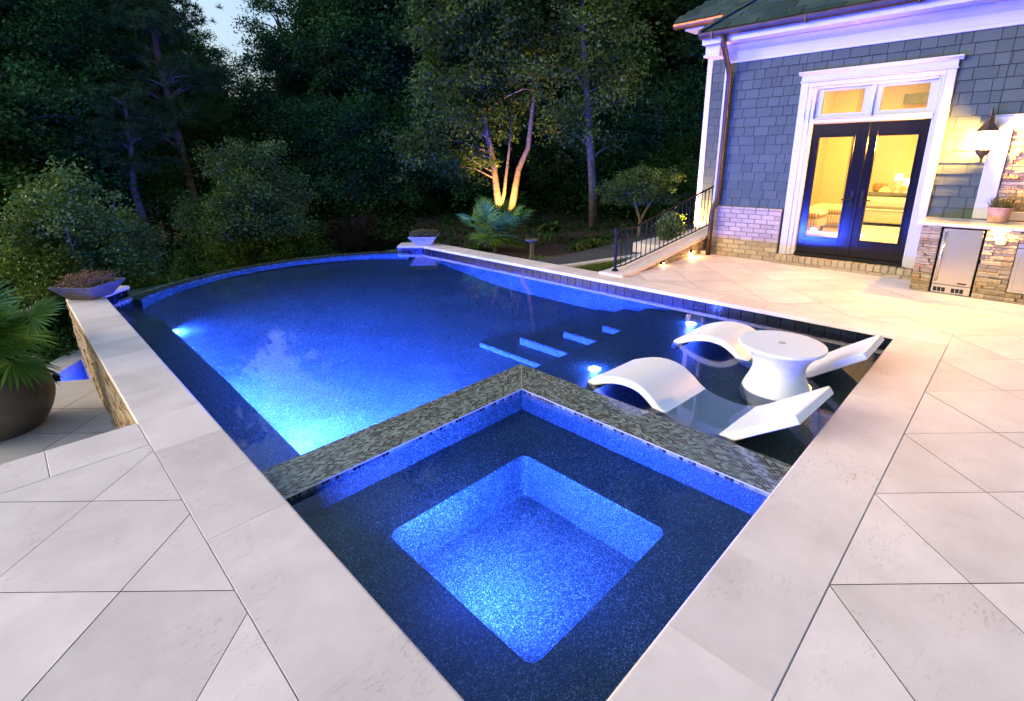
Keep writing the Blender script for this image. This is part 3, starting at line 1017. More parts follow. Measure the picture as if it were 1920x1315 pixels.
frieze = part('frieze', 'trim', lambda m: m
    .box(HX - 0.020, HX + 0.012, -3.3, 3.335, 3.27, 3.62).cbox(HX - 0.038, HX + 0.012, -3.3, 3.345, 3.225, 3.272, 0.004))
part('crown_moulding', 'trim', lambda m: m.sweep([(HX - 0.019, 3.40), (HX - 0.035, 3.405), (HX - 0.045, 3.42), (HX - 0.060, 3.425), (HX - 0.075, 3.45), (HX - 0.10, 3.475),
     (HX - 0.115, 3.478), (HX - 0.12, 3.50), (HX - 0.019, 3.505)], -3.3, 3.40))
part('soffit', 'trim', lambda m: m.box(HX - 0.40, HX + 0.10, -3.3, 3.62, 3.505, 3.53).box(HX - 0.40, HX - 0.375, -3.3, 3.62, 3.53, 3.68))
part('eave_return', 'trim', lambda m: m.cbox(HX - 0.30, HX + 0.05, 3.356, 3.60, 3.36, 3.504, 0.006).cbox(HX - 0.32, HX + 0.06, 3.345, 3.62, 3.325, 3.361, 0.004))

# gutter and downspout
gp = []
for k in range(9):
    a = math.pi + math.pi * k / 8
    gp.append((HX - 0.46 + 0.065 * math.cos(a), 3.665 + 0.085 * math.sin(a)))
gp = [(HX - 0.535, 3.672)] + gp + [(HX - 0.385, 3.672), (HX - 0.405, 3.66)]
gp += [(HX - 0.46 + 0.05 * math.cos(math.pi * 2 - math.pi * k / 6), 3.665 + 0.07 * math.sin(math.pi * 2 - math.pi * k / 6)) for k in range(7)]
gutter = part('gutter', 'bronze', lambda m: m.sweep(gp, -3.3, 3.64))
for y in (3.42, 2.05, 0.75, -0.55):
    part('gutter_strap', 'bronze', lambda m: m.box(HX - 0.53, HX - 0.39, y - 0.012, y + 0.012, 3.574, 3.578).box(HX - 0.531, HX - 0.527, y - 0.012, y + 0.012, 3.578, 3.675), gutter)
ds = [(HX - 0.46, 3.235, 3.60), (HX - 0.46, 3.235, 3.50), (HX - 0.42, 3.235, 3.42), (HX - 0.15, 3.24, 3.12), (HX - 0.095, 3.245, 3.02), (HX - 0.09, 3.245, 2.0),
      (HX - 0.09, 3.25, 1.02), (HX - 0.10, 3.255, 0.96), (HX - 0.165, 3.28, 0.84), (HX - 0.175, 3.285, 0.76), (HX - 0.175, 3.285, 0.0)]
part('downspout', 'bronze', lambda m: m.tube(ds, 0.043, 14), smooth=True)

# roof over the front
roof = part('roof', 'roof_shingle', lambda m: m.add(
    [(HX - 0.46, -3.4, 3.685), (HX - 0.46, 3.66, 3.685), (HX + 3.2, 0.0, 6.45), (HX + 3.2, -3.4, 6.45), (HX + 3.2, -3.4, 3.6), (HX + 3.2, 3.66, 3.6), (HX - 0.44, 3.66, 3.67), (HX - 0.44, -3.4, 3.67)],
    [(0, 3, 2, 1), (1, 2, 5, 6), (0, 1, 6, 7)]))
sl = math.atan2(6.45 - 3.685, 3.66)
for r in range(9):
    s0 = r * 0.135
    x0 = HX - 0.47 + s0 * math.cos(sl); z0 = 3.682 + s0 * math.sin(sl)
    yt = 3.655 - s0 * math.cos(sl)
    y = yt
    while y > 0.2 - r * 0.1:
        w = random.uniform(0.16, 0.34)
        o = MB().cbox(0, 0.27, -w + 0.002, 0, 0.0, random.choice((0.010, 0.014, 0.019)), 0.003).build('roof_shingle', 'roof_shingle', roof, loc=(x0, y, z0 + 0.004))
        o.rotation_euler = (0, -(sl - 0.035), 0)
        y -= w
for k in range(9):                                                # hip caps
    s0 = k * 0.15
    o = MB().add([(0, -0.09, -0.012), (0, 0, 0.02), (0, 0.09, -0.012), (0.22, -0.09, -0.012), (0.22, 0, 0.02), (0.22, 0.09, -0.012), (0, -0.09, -0.026), (0, 0.09, -0.026)],
                 [(0, 3, 4, 1), (1, 4, 5, 2), (0, 1, 2, 7, 6)]).build('hip_cap', 'roof_shingle', roof)
    dirv = Vector((1, -1, (6.45 - 3.685) / 3.66)).normalized()
    o.rotation_euler = dirv.to_track_quat('X', 'Z').to_euler()
    o.location = Vector((HX - 0.46, 3.66, 3.712)) + dirv * s0 + Vector((0, 0, 0.004 * (k % 2)))

# --- rear wing set back behind the corner
WX = 9.60
wing = part('wing_wall', 'dark_gap', lambda m: m.box(WX + 0.012, WX + 0.25, 3.0, 4.22, -0.2, 4.2))
shingle_field(wing, WX, 3.30, 4.14, 0.39, 3.75, 21, wmin=0.16, wmax=0.32)
part('wing_base', 'concrete', lambda m: m.box(WX - 0.03, WX + 0.011, 3.0, 4.23, 0.0, 0.385))
part('wing_corner_board', 'trim', lambda m: m.cbox(WX - 0.030, WX + 0.26, 4.130, 4.235, 0.386, 3.80, 0.004))
part('wing_frieze', 'trim', lambda m: m.cbox(WX - 0.05, WX + 0.1, 3.3, 4.26, 3.68, 3.80, 0.005).box(WX - 0.035, WX + 0.1, 3.3, 4.245, 3.80, 4.05).box(WX - 0.34, WX + 0.1, 3.3, 4.60, 4.05, 4.08))
part('wing_gutter', 'copper', lambda m: m.sweep([(u - HX + WX + 0.05, z + 0.50) for u, z in gp], 3.5, 4.78))
wroof = part('wing_roof', 'roof_shingle', lambda m: m.add([(WX - 0.40, 3.0, 4.19), (WX - 0.40, 4.80, 4.19), (WX + 2.2, 2.2, 6.2), (WX + 2.2, 2.2, 4.19), (WX + 2.2, 4.80, 4.19)],
     [(0, 2, 1), (1, 2, 4), (0, 3, 2)]))
sl2 = math.atan2(6.2 - 4.19, 2.6)
for r in range(6):
    s0 = r * 0.14
    x0 = WX - 0.42 + s0 * math.cos(sl2); z0 = 4.188 + s0 * math.sin(sl2)
    y = 4.80 - s0 * math.cos(sl2)
    while y > 3.6:
        w = random.uniform(0.18, 0.34)
        o = MB().cbox(0, 0.27, -w + 0.002, 0, 0.0, random.choice((0.010, 0.016)), 0.003).build('roof_shingle', 'roof_shingle', wroof, loc=(x0, y, z0 + 0.004))
        o.rotation_euler = (0, -(sl2 - 0.035), 0)
        y -= w

# --- double door
DX = HX + 0.035
def door_leaf(y0, y1, gy0, gy1, gz0, gz1, hinge):
    d = part('door', 'door_paint', lambda m: m
        .cbox(DX, DX + 0.045, y0, gy0, 0.205, 2.196, 0.003).cbox(DX, DX + 0.045, gy1, y1, 0.205, 2.196, 0.003)
        .box(DX + 0.001, DX + 0.044, gy0, gy1, 0.206, gz0).box(DX + 0.001, DX + 0.044, gy0, gy1, gz1, 2.195))
    part('glazing_bead', 'door_paint', lambda m: m
        .cbox(DX - 0.014, DX + 0.02, gy0 - 0.022, gy0 + 0.004, gz0 - 0.022, gz1 + 0.022, 0.006).cbox(DX - 0.014, DX + 0.02, gy1 - 0.004, gy1 + 0.022, gz0 - 0.022, gz1 + 0.022, 0.006)
        .cbox(DX - 0.0135, DX + 0.02, gy0 + 0.003, gy1 - 0.003, gz0 - 0.022, gz0 + 0.004, 0.006).cbox(DX - 0.0135, DX + 0.02, gy0 + 0.003, gy1 - 0.003, gz1 - 0.004, gz1 + 0.022, 0.006), d)
    part('pane', 'glass', lambda m: m.box(DX + 0.020, DX + 0.026, gy0 + 0.004, gy1 - 0.004, gz0 + 0.004, gz1 - 0.004), d)
    hy = y0 + 0.062 if hinge > 0 else y1 - 0.062
    part('handle', 'iron', lambda m: m.cbox(DX - 0.012, DX, hy - 0.022, hy + 0.022, 0.97, 1.22, 0.003)
         .tube([(DX - 0.01, hy, 1.08), (DX - 0.055, hy, 1.08), (DX - 0.06, hy + hinge * 0.02, 1.08), (DX - 0.06, hy + hinge * 0.125, 1.078)], 0.009, 8), d)
door_leaf(1.166, 1.898, 1.330, 1.790, 0.480, 2.00, 1)
door_leaf(0.455, 1.158, 0.558, 1.036, 0.470, 2.00, -1)
part('astragal', 'door_paint', lambda m: m.cbox(DX - 0.018, DX + 0.02, 1.140, 1.188, 0.205, 2.196, 0.006))
part('threshold', 'iron', lambda m: m.cbox(HX - 0.045, HX + 0.14, 0.451, 1.901, 0.151, 0.203, 0.006))

# --- room behind the doors
part('room', 'room_wall', lambda m: m.box(HX + 0.205, 14.6, 3.12, 3.22, 0.1, 3.45).box(HX + 0.205, 14.6, -1.6, -1.5, 0.1, 3.45).box(14.5, 14.6, -1.5, 3.12, 0.1, 3.45)
     .box(14.1, 14.5, 2.62, 3.12, 0.17, 3.4).box(14.3, 14.5, -0.2, 1.3, 0.17, 3.4))
part('room_floor', 'room_floor', lambda m: m.box(HX + 0.06, 14.5, -1.5, 3.12, 0.05, 0.165))
part('room_ceiling', 'room_ceiling', lambda m: m.box(HX + 0.205, 14.5, -1.5, 3.12, 3.30, 3.40))
lamp('room_lamp', 'AREA', (11.4, 1.4, 3.27), 140, (1.0, 0.63, 0.20), house, 0.9, (0, 0, -1))
lamp('room_lamp', 'POINT', (10.2, 0.4, 2.9), 24, (1.0, 0.60, 0.16), house, 0.25)

# furniture seen through the glass
rugo = MB().cbox(10.2, 13.6, -0.8, 2.02, 0.166, 0.178, 0.004).build('rug', 'rug')
tag(rugo, 'cream rug on the floor inside the glass doors', 'rug')
def ottoman(loc, s, label):
    t = thing('ottoman', label, 'ottoman', loc, group='striped ottomans inside the doors')
    b = MB().cbox(-s / 2, s / 2, -s / 2, s / 2, 0.10, 0.30, 0.03).build('base', 'stripes', t)
    c = MB().cbox(-s / 2 - 0.015, s / 2 + 0.015, -s / 2 - 0.015, s / 2 + 0.015, 0.305, 0.47, 0.065).build('cushion', 'stripes', t)
    for sx in (-1, 1):
        for sy in (-1, 1):
            MB().lathe([(0.02, 0), (0.03, 0.06), (0.035, 0.105)], (sx * (s / 2 - .06), sy * (s / 2 - .06), 0), 10).build('leg', 'dark_wood', t)
ottoman((11.35, 2.62, 0.166), 0.66, 'striped ottoman nearer the door, behind the lower pane')
ottoman((12.45, 2.42, 0.166), 0.72, 'striped ottoman behind the nearer one')
sofa = thing('sofa', 'grey green sofa seen through the door pane', 'sofa', (12.9, 1.55, 0.166))
MB().cbox(0.0, 0.24, -0.95, 0.62, 0.36, 0.64, 0.09).build('backrest', 'sofa', sofa)
MB().cbox(0.01, 0.85, -0.93, 0.60, 0.08, 0.37, 0.03).build('seat', 'sofa', sofa)
MB().tube([(-0.004, -0.93, 0.375), (-0.004, 0.60, 0.375)], 0.012, 8).build('piping', 'piping', sofa)
for sy in (-0.85, 0.52):
    for sx in (0.08, 0.78):
        MB().lathe([(0.02, 0), (0.03, 0.085)], (sx, sy, 0), 8).build('leg', 'dark_wood', sofa)
cu = MB().cbox(13.15, 13.33, 1.45, 1.95, 0.72, 0.90, 0.06).build('cushion', 'cushion_dark'); tag(cu, 'dark cushion lying along the sofa', 'cushion')
o = MB().add([(0, -0.25, 0), (0.14, -0.25, 0), (0.14, 0.25, 0), (0, 0.25, 0), (0.03, -0.06, 0.34), (0.12, -0.06, 0.34), (0.12, 0.06, 0.34), (0.03, 0.06, 0.34)],
   [(0, 3, 2, 1), (4, 5, 6, 7), (0, 1, 5, 4), (1, 2, 6, 5), (2, 3, 7, 6), (3, 0, 4, 7)]).build('cushion', 'cushion_light', loc=(13.36, 1.66, 0.70))
sb = o.modifiers.new('sub', 'SUBSURF'); sb.levels = sb.render_levels = 2
tag(o, 'yellow cushion propped on the sofa', 'cushion')
con = thing('console_table', 'dark console table under the lamps in the room', 'table', (13.95, 1.6, 0.166))
MB().cbox(-0.16, 0.16, -0.55, 0.5, 0.62, 0.68, 0.006).build('table_top', 'drape', con)
MB().cbox(-0.13, 0.13, -0.52, 0.47, 0.36, 0.621, 0.006).build('apron', 'drape', con)
for sx in (-0.12, 0.12):
    for sy in (-0.5, 0.45):
        MB().cbox(sx - 0.03, sx + 0.03, sy - 0.03, sy + 0.03, 0, 0.36, 0.004).build('leg', 'drape', con)
for (y, dz, lab) in ((1.52, 0, 'taller table lamp with cream shade in the room'), (1.34, -0.10, 'shorter table lamp with cream shade in the room')):
    t = thing('table_lamp', lab, 'lamp', (13.95, y, 0.846), group='table lamps in the room')
    MB().lathe([(0.055, 0), (0.06, 0.02), (0.03, 0.05), (0.05, 0.12), (0.045, 0.20 + dz), (0.012, 0.25 + dz), (0.012, 0.30 + dz)], seg=16).build('base', 'lamp_base', t)
    MB().lathe([(0.085, 0.28 + dz), (0.07, 0.42 + dz)], seg=20).build('shade', 'lamp_soft', t)
o = MB().lathe([(0.10, 0), (0.14, 0.05), (0.15, 0.15), (0.12, 0.20), (0.10, 0.20)], (13.95, 1.85, 0.846), 20).build('basket', 'wicker'); tag(o, 'brown wicker basket on the console table', 'basket')
drp = MB()
dpts = []
for k in range(41):
    yy = 0.70 + 0.62 * k / 40
    dpts.append((14.22 + 0.035 * math.sin(k * 1.3), yy))
drp.prism(dpts + [(14.29, 1.32), (14.29, 0.70)], 0.17, 3.0)
o = drp.build('curtain', 'drape'); tag(o, 'grey green curtain hanging inside, behind the pane nearest the lantern', 'curtain')
o = MB().cbox(14.18, 14.30, 0.2, 1.75, 2.78, 3.0, 0.01).build('curtain_valance', 'drape'); tag(o, 'grey green valance box across the top of the curtain', 'valance')

# --- stone panel with white surround right of the lantern
pan = part('stone_panel', 'dark_gap', lambda m: m.box(HX - 0.03, HX + 0.011, -1.3, -0.385, 0.90, 2.06))
part('panel_surround', 'trim', lambda m: m.cbox(HX - 0.085, HX + 0.011, -0.385, -0.195, 0.91, 2.185, 0.006).cbox(HX - 0.086, HX + 0.011, -1.4, -0.384, 2.055, 2.186, 0.006)
     .cbox(HX - 0.086, HX + 0.011, -1.4, -0.384, 0.911, 1.02, 0.006).cbox(HX - 0.10, HX + 0.011, -1.4, -0.185, 2.186, 2.20, 0.003))
def stone_field(parent, x, ylo, yhi, zlo, zhi, hmin=0.022, hmax=0.05):
    z = zlo
    while z < zhi - 0.004:
        h = min(random.uniform(hmin, hmax), zhi - z)
        if zhi - z - h < 0.015: h = zhi - z
        y = ylo - random.uniform(0, 0.1)
        while y < yhi:
            L = random.uniform(0.09, 0.28)
            a, b = max(y, ylo), min(y + L, yhi)
            if b - a > 0.015:
                MB().cbox(x - random.uniform(0.012, 0.05), x + 0.005, a + 0.001, b - 0.001, z + 0.001, z + h - 0.001, 0.005).build('stone', 'ledgestone', parent)
            y += L
        z += h
stone_field(pan, HX - 0.03, -1.0, -0.387, 1.022, 2.053)

# --- wall lantern
def make_lantern_glass():
    t = NT('lantern_glass')
    e = t.n('ShaderNodeEmission'); e.inputs[0].default_value = (1.0, 0.80, 0.45, 1); e.inputs[1].default_value = 7.0
    tr = t.n('ShaderNodeBsdfTransparent')
    mx = t.n('ShaderNodeMixShader'); mx.inputs[0].default_value = 0.35
    t.l(tr.outputs[0], mx.inputs[1]); t.l(e.outputs[0], mx.inputs[2]); t.l(mx.outputs[0], t.out.inputs['Surface'])
    return keep('lantern_glass', t)
make_lantern_glass()
lant = thing('wall_lantern', 'lit bronze wall lantern between the doors and the stone panel', 'lantern', (HX, -0.155, 0))
LX = -0.175
MB().cbox(-0.035, -0.012, -0.035, 0.035, 1.98, 2.20, 0.005).build('backplate', 'lantern_metal', lant)
MB().tube([(-0.03, 0, 2.19), (-0.09, 0, 2.27), (-0.15, 0, 2.27), (LX, 0, 2.235), (LX, 0, 2.20)], 0.010, 8).tube([(LX, 0, 2.10), (LX, 0, 2.27), (LX, 0, 2.29)], [0.02, 0.014, 0.004], 8) \
    .lathe([(0.028, 2.14), (0.034, 2.155), (0.028, 2.17)], (LX, 0, 0), 12).build('bracket', 'lantern_metal', lant, smooth=True)
MB().lathe([(0.128, 2.005), (0.133, 2.012), (0.105, 2.035), (0.075, 2.075), (0.045, 2.115), (0.028, 2.14)], (LX, 0, 0), 6).build('cap', 'lantern_metal', lant)
MB().lathe([(0.012, 1.62), (0.016, 1.64), (0.014, 1.67), (0.03, 1.70), (0.07, 1.735), (0.088, 1.775), (0.09, 1.785), (0.07, 1.79)], (LX, 0, 0), 6).build('bottom', 'lantern_metal', lant)
for k in range(6):
    a = math.pi / 3 * k
    MB().tube([(LX + 0.083 * math.cos(a), 0.083 * math.sin(a), 1.785), (LX + 0.115 * math.cos(a), 0.115 * math.sin(a), 2.008)], 0.0075, 6).build('rib', 'lantern_metal', lant)
    a2 = math.pi / 3 * (k + 1)
    MB().add([(LX + 0.079 * math.cos(a), 0.079 * math.sin(a), 1.786), (LX + 0.079 * math.cos(a2), 0.079 * math.sin(a2), 1.786),
              (LX + 0.111 * math.cos(a2), 0.111 * math.sin(a2), 2.006), (LX + 0.111 * math.cos(a), 0.111 * math.sin(a), 2.006)], [(0, 1, 2, 3)]).build('pane', 'lantern_glass', lant)
MB().lathe([(0.03, 1.80), (0.052, 1.84), (0.056, 1.91), (0.045, 1.96), (0.02, 1.985)], (LX, 0, 0), 12).build('bulb', 'lamp_warm', lant, smooth=True)

# ================================================================== OUTDOOR KITCHEN
IX = 7.63
kit = thing('outdoor_kitchen', 'stacked stone outdoor kitchen counter beside the double doors', 'kitchen counter')
MB().box(IX + 0.03, HX - 0.06, 0.02, 0.22, 0.0, 0.855).box(IX + 0.03, HX - 0.06, -1.3, -0.40, 0.0, 0.855).box(HX - 0.2, HX - 0.06, -0.40, 0.02, 0.0, 0.855).build('carcass', 'dark_gap', kit)
stone_field(kit, IX + 0.03, 0.022, 0.225, 0.0, 0.855, 0.025, 0.06)
stone_field(kit, IX + 0.03, -0.70, -0.402, 0.0, 0.855, 0.02, 0.05)
stone_field(kit, IX + 0.03, -1.3, -0.70, 0.0, 0.12, 0.02, 0.05)
stone_field(kit, IX + 0.03, -1.3, -0.70, 0.72, 0.855, 0.02, 0.05)
MB().cbox(IX - 0.05, HX - 0.065, -1.5, 0.285, 0.862, 0.900, 0.010).build('counter_top', 'counter', kit)
MB().cbox(IX - 0.005, IX + 0.03, -1.25, -0.702, 0.125, 0.66, 0.006).cbox(IX - 0.012, IX, -1.20, -0.74, 0.16, 0.62, 0.004).cbox(IX - 0.008, IX + 0.03, -1.25, -0.702, 0.665, 0.72, 0.004).build('cabinet_door', 'steel', kit)
MB().cbox(IX + 0.0, IX + 0.028, -0.60, -0.44, 0.845, 0.861, 0.003).build('light_bar', 'step_lamp', kit)
lamp('counter_lamp', 'AREA', (IX - 0.012, -0.52, 0.835), 12, (1.0, 0.60, 0.18), kit, 0.05, (0.35, 0, -1))

fr = thing('refrigerator', 'narrow stainless steel refrigerator built into the stone counter', 'refrigerator')
MB().box(IX + 0.045, HX - 0.25, -0.392, 0.012, 0.0, 0.850).build('cabinet', 'dark_gap', fr)
MB().cbox(IX - 0.005, IX + 0.035, -0.383, 0.003, 0.125, 0.840, 0.006).build('door', 'steel', fr)
MB().cbox(IX + 0.005, IX + 0.035, -0.383, 0.003, 0.012, 0.120, 0.004).build('toe_grille', 'steel', fr)
for k, yy in enumerate((-0.02, -0.062, -0.104, -0.20, -0.242, -0.284)):
    MB().box(IX + 0.002, IX + 0.006, yy - 0.036, yy, 0.030, 0.085).build('vent', 'dark_gap', fr)
MB().tube([(IX - 0.045, -0.030, 0.165), (IX - 0.045, -0.030, 0.80)], 0.011, 12).tube([(IX - 0.004, -0.030, 0.20), (IX - 0.045, -0.030, 0.20)], 0.008, 8) \
    .tube([(IX - 0.004, -0.030, 0.765), (IX - 0.045, -0.030, 0.765)], 0.008, 8).build('handle', 'steel', fr, smooth=True)
MB().cbox(IX - 0.0075, IX - 0.004, -0.335, -0.245, 0.148, 0.166, 0.001).build('badge', 'dark_gap', fr)

pp = thing('potted_plant', 'small terracotta pot of spiky grass on the stone counter', 'potted plant', (8.10, -0.455, 0.900))
MB().lathe([(0.085, 0), (0.10, 0.012), (0.098, 0.02), (0.115, 0.165), (0.128, 0.170), (0.128, 0.19), (0.115, 0.19), (0.11, 0.165), (0.02, 0.16)], seg=28).build('pot', 'terracotta', pp, smooth=False)
def tuft(name, n, h, spread, mat, parent, z0=0.0, r0=0.06, w=0.004):
    V = []; F = []
    for i in range(n):
        a = random.uniform(0, 6.283); rr = r0 * math.sqrt(random.random())
        b = Vector((rr * math.cos(a), rr * math.sin(a), z0))
        a2 = a + random.uniform(-.7, .7); hh = h * random.uniform(0.5, 1.1); sp = spread * random.uniform(0.2, 1.0)
        side = Vector((-math.sin(a2), math.cos(a2), 0)) * w
        m_ = b + Vector((math.cos(a2) * sp * 0.45, math.sin(a2) * sp * 0.45, hh * 0.75))
        t = b + Vector((math.cos(a2) * sp, math.sin(a2) * sp, hh * random.uniform(0.6, 1.0)))
        o = len(V)
        V += [b + side, b - side, m_ - side * .8, m_ + side * .8, t]
        F += [(o, o + 1, o + 2, o + 3), (o + 3, o + 2, o + 4)]
    return MB().add(V, F).build(name, mat, parent)
tuft('foliage', 260, 0.17, 0.17, 'leaf_grass', pp, 0.16, 0.09, 0.0035)

# ================================================================== STAIR WALL AND RAILING
sw = thing('stair_wall', 'low brick stair wall with sloping pale stone cap below the railing', 'wall')
def capz(x): return 0.035 + max(0.0, (x - 5.95)) * 0.112
MB().add([(5.93, 3.47, -0.25), (9.5, 3.47, -0.25), (9.5, 3.47, capz(9.5) - 0.045), (5.93, 3.47, -0.01), (5.93, 3.80, -0.25), (9.5, 3.80, -0.25), (9.5, 3.80, capz(9.5) - 0.045), (5.93, 3.80, -0.01)],
         [(0, 1, 2, 3), (7, 6, 5, 4), (3, 2, 6, 7), (0, 3, 7, 4)]).build('core', 'brick_mortar', sw)
for r in range(6):
    z0 = -0.06 + r * 0.075
    x = 5.97 - (0.1 if r % 2 else 0)
    while x < 9.4:
        a, b = max(x, 5.96), x + 0.203
        zt = min(z0 + 0.068, capz(a) - 0.05, capz(b) - 0.05)
        if b - a > 0.04 and zt - z0 > 0.018:
            MB().cbox(a + 0.004, b - 0.004, 3.455 + random.uniform(-.004, .004), 3.48, z0, zt, 0.005).build('brick', 'brick', sw)
        x += 0.208
cap_prof_n = [(5.70, 0.035), (5.95, 0.035)]
MB().add([(5.66, 3.43, -0.02), (5.95, 3.43, -0.015), (9.5, 3.43, capz(9.5) - 0.045), (9.5, 3.43, capz(9.5)), (5.95, 3.43, 0.035), (5.66, 3.43, 0.035),
          (5.66, 3.86, -0.02), (5.95, 3.86, -0.015), (9.5, 3.86, capz(9.5) - 0.045), (9.5, 3.86, capz(9.5)), (5.95, 3.86, 0.035), (5.66, 3.86, 0.035)],
         [(0, 1, 4, 5), (1, 2, 3, 4), (5, 4, 10, 11), (4, 3, 9, 10), (0, 5, 11, 6), (11, 10, 7, 6), (10, 9, 8, 7), (0, 6, 7, 1), (1, 7, 8, 2)]).build('cap', 'limestone', sw)
for (lx, lz, en) in ((7.90, 0.105, 4.0), (6.86, 0.055, 0.9)):
    t = thing('step_light', 'lit hooded bronze step light on the brick stair wall near the downspout' if lx > 7.5 else 'smaller looking step light low on the stair wall near its tip',
              'light', (lx, 3.452, lz), group='step lights on the stair wall')
    MB().cbox(-0.045, 0.045, -0.05, 0.0, 0.0, 0.022, 0.004).cbox(-0.045, -0.037, -0.05, 0.0, -0.03, 0.004, 0.002).cbox(0.037, 0.045, -0.05, 0.0, -0.03, 0.004, 0.002).build('hood', 'bronze', t)
    MB().cbox(-0.034, 0.034, -0.040, -0.006, -0.012, -0.001, 0.002).build('lens', 'step_lamp', t)
    lamp('step_lamp', 'POINT', (0, -0.035, -0.03), en, (1.0, 0.58, 0.2), t, 0.015)

rail = thing('railing', 'black iron railing climbing the stair wall towards the house', 'railing')
RY = 3.70
def topz(x): return 0.675 if x < 6.38 else 0.665 + (x - 6.38) * 0.182
def botz(x): return 0.095 if x < 6.15 else 0.09 + (x - 6.15) * 0.115
MB().tube([(5.87, RY, 0.035), (5.87, RY, 0.69)], 0.022, 10).lathe([(0.055, 0.036), (0.05, 0.055), (0.028, 0.075)], (5.87, RY, 0), 12).build('newel_post', 'iron', rail)
MB().tube([(5.83, RY, 0.685), (6.36, RY, 0.670), (6.40, RY, 0.672), (9.4, RY, topz(9.4))], 0.018, 8).build('top_rail', 'iron', rail)
MB().tube([(5.88, RY, 0.095), (6.14, RY, 0.092), (9.4, RY, botz(9.4))], 0.012, 8).build('bottom_rail', 'iron', rail)
x = 6.02
while x < 9.35:
    MB().tube([(x, RY, botz(x)), (x, RY, topz(x))], 0.0085, 6).build('baluster', 'iron', rail)
    x += 0.148
# landing behind the stair wall and the uplight that washes the wing
MB().box(8.3, 12, 3.36, 4.9, -0.25, 0.05).build('landing', 'limestone')['kind'] = 'structure'
up = thing('wall_uplight', 'small warm uplight at the foot of the rear wing', 'light', (9.22, 4.02, 0.05))
MB().lathe([(0.03, 0), (0.035, 0.03), (0.03, 0.08), (0.022, 0.08)], seg=12).build('body', 'bronze', up)
MB().lathe([(0.021, 0.079), (0.015, 0.082)], seg=12).build('lens', 'step_lamp', up)
lamp('uplight_lamp', 'SPOT', (0, 0, 0.10), 330, (1.0, 0.52, 0.15), up, 0.02, (0.32, 0.02, 1), spot_size=R(110), spot_blend=0.6)

# ================================================================== SUN LEDGE FURNITURE
def catmull(P, n=8):
    out = []
    P = [P[0]] + list(P) + [P[-1]]
    for i in range(1, len(P) - 2):
        p0, p1, p2, p3 = (np.array(q, float) for q in P[i - 1:i + 3])
        for k in range(n):
            t = k / n
            out.append(0.5 * ((2 * p1) + (-p0 + p2) * t + (2 * p0 - 5 * p1 + 4 * p2 - p3) * t * t + (-p0 + 3 * p1 - 3 * p2 + p3) * t ** 3))
    out.append(np.array(P[-2], float))
    return out
ch_top = catmull([(-0.765, -0.19), (-0.725, -0.095), (-0.62, -0.035), (-0.47, 0.022), (-0.33, 0.042), (-0.20, 0.026), (-0.09, -0.032), (0.0, -0.098),
                  (0.12, -0.138), (0.29, -0.152), (0.42, -0.132), (0.53, -0.075), (0.66, 0.022), (0.79, 0.118), (0.925, 0.218)], 5)
def chaise_mesh():
    T = np.array(ch_top)
    d = np.gradient(T, axis=0); d /= np.linalg.norm(d, axis=1)[:, None]
    nrm = np.stack([-d[:, 1], d[:, 0]], -1)
    th = 0.064
    Bt = T - nrm * th
    Bt[:, 1] = np.maximum(Bt[:, 1], LZ + 0.002)
    Wd = 0.63
    n = len(T)
    vs = []
    for x in (0.0, Wd):
        vs += [(x, -a, b) for a, b in T] + [(x, -a, b) for a, b in Bt]
    fs = []
    for i in range(n - 1):
        fs.append((i, i + 1, 2 * n + i + 1, 2 * n + i))                       # top
        fs.append((n + i, 3 * n + i, 3 * n + i + 1, n + i + 1))               # bottom
        fs.append((i, n + i, n + i + 1, i + 1))                               # near side
        fs.append((2 * n + i, 2 * n + i + 1, 3 * n + i + 1, 3 * n + i))       # far side
    fs.append((0, 2 * n, 3 * n, n)); fs.append((n - 1, 2 * n - 1, 4 * n - 1, 3 * n - 1))
    me = MB().add(vs, fs).mesh('chaise')
    return me
cme = chaise_mesh()
for (loc, rz, lab) in (((2.51, 1.0, 0), R(-3), 'white moulded chaise lounge nearest the spa, half in the water'),
                       ((3.965, 0.945, 0), R(-0.5), 'white moulded chaise lounge behind the round table')):
    o = place('chaise_lounge', cme, 'plastic_white', None, loc, rz)
    tag(o, lab, 'chaise lounge', 'chaise lounges on the sun ledge')
    bv = o.modifiers.new('bevel', 'BEVEL'); bv.width = 0.012; bv.segments = 3; bv.limit_method = 'ANGLE'; bv.angle_limit = R(50)
    smooth_angle(o, 50)
tb = thing('side_table', 'round white hourglass table standing in the water between the chaises', 'table', (3.55, 0.515, LZ + 0.002))
prof = catmull([(0.245, 0.0), (0.272, 0.03), (0.274, 0.08), (0.250, 0.15), (0.212, 0.24), (0.198, 0.31), (0.215, 0.38), (0.262, 0.445), (0.312, 0.485), (0.326, 0.502), (0.322, 0.515), (0.308, 0.519), (0.15, 0.520), (0.03, 0.520)], 4)
MB().lathe([(float(a), float(b)) for a, b in prof], seg=64).build('body', 'plastic_white', tb, smooth=True)
MB().lathe([(0.029, 0.516), (0.029, 0.5215), (0.024, 0.5222)], seg=20).build('hole_cap', 'bowl_pale', tb)

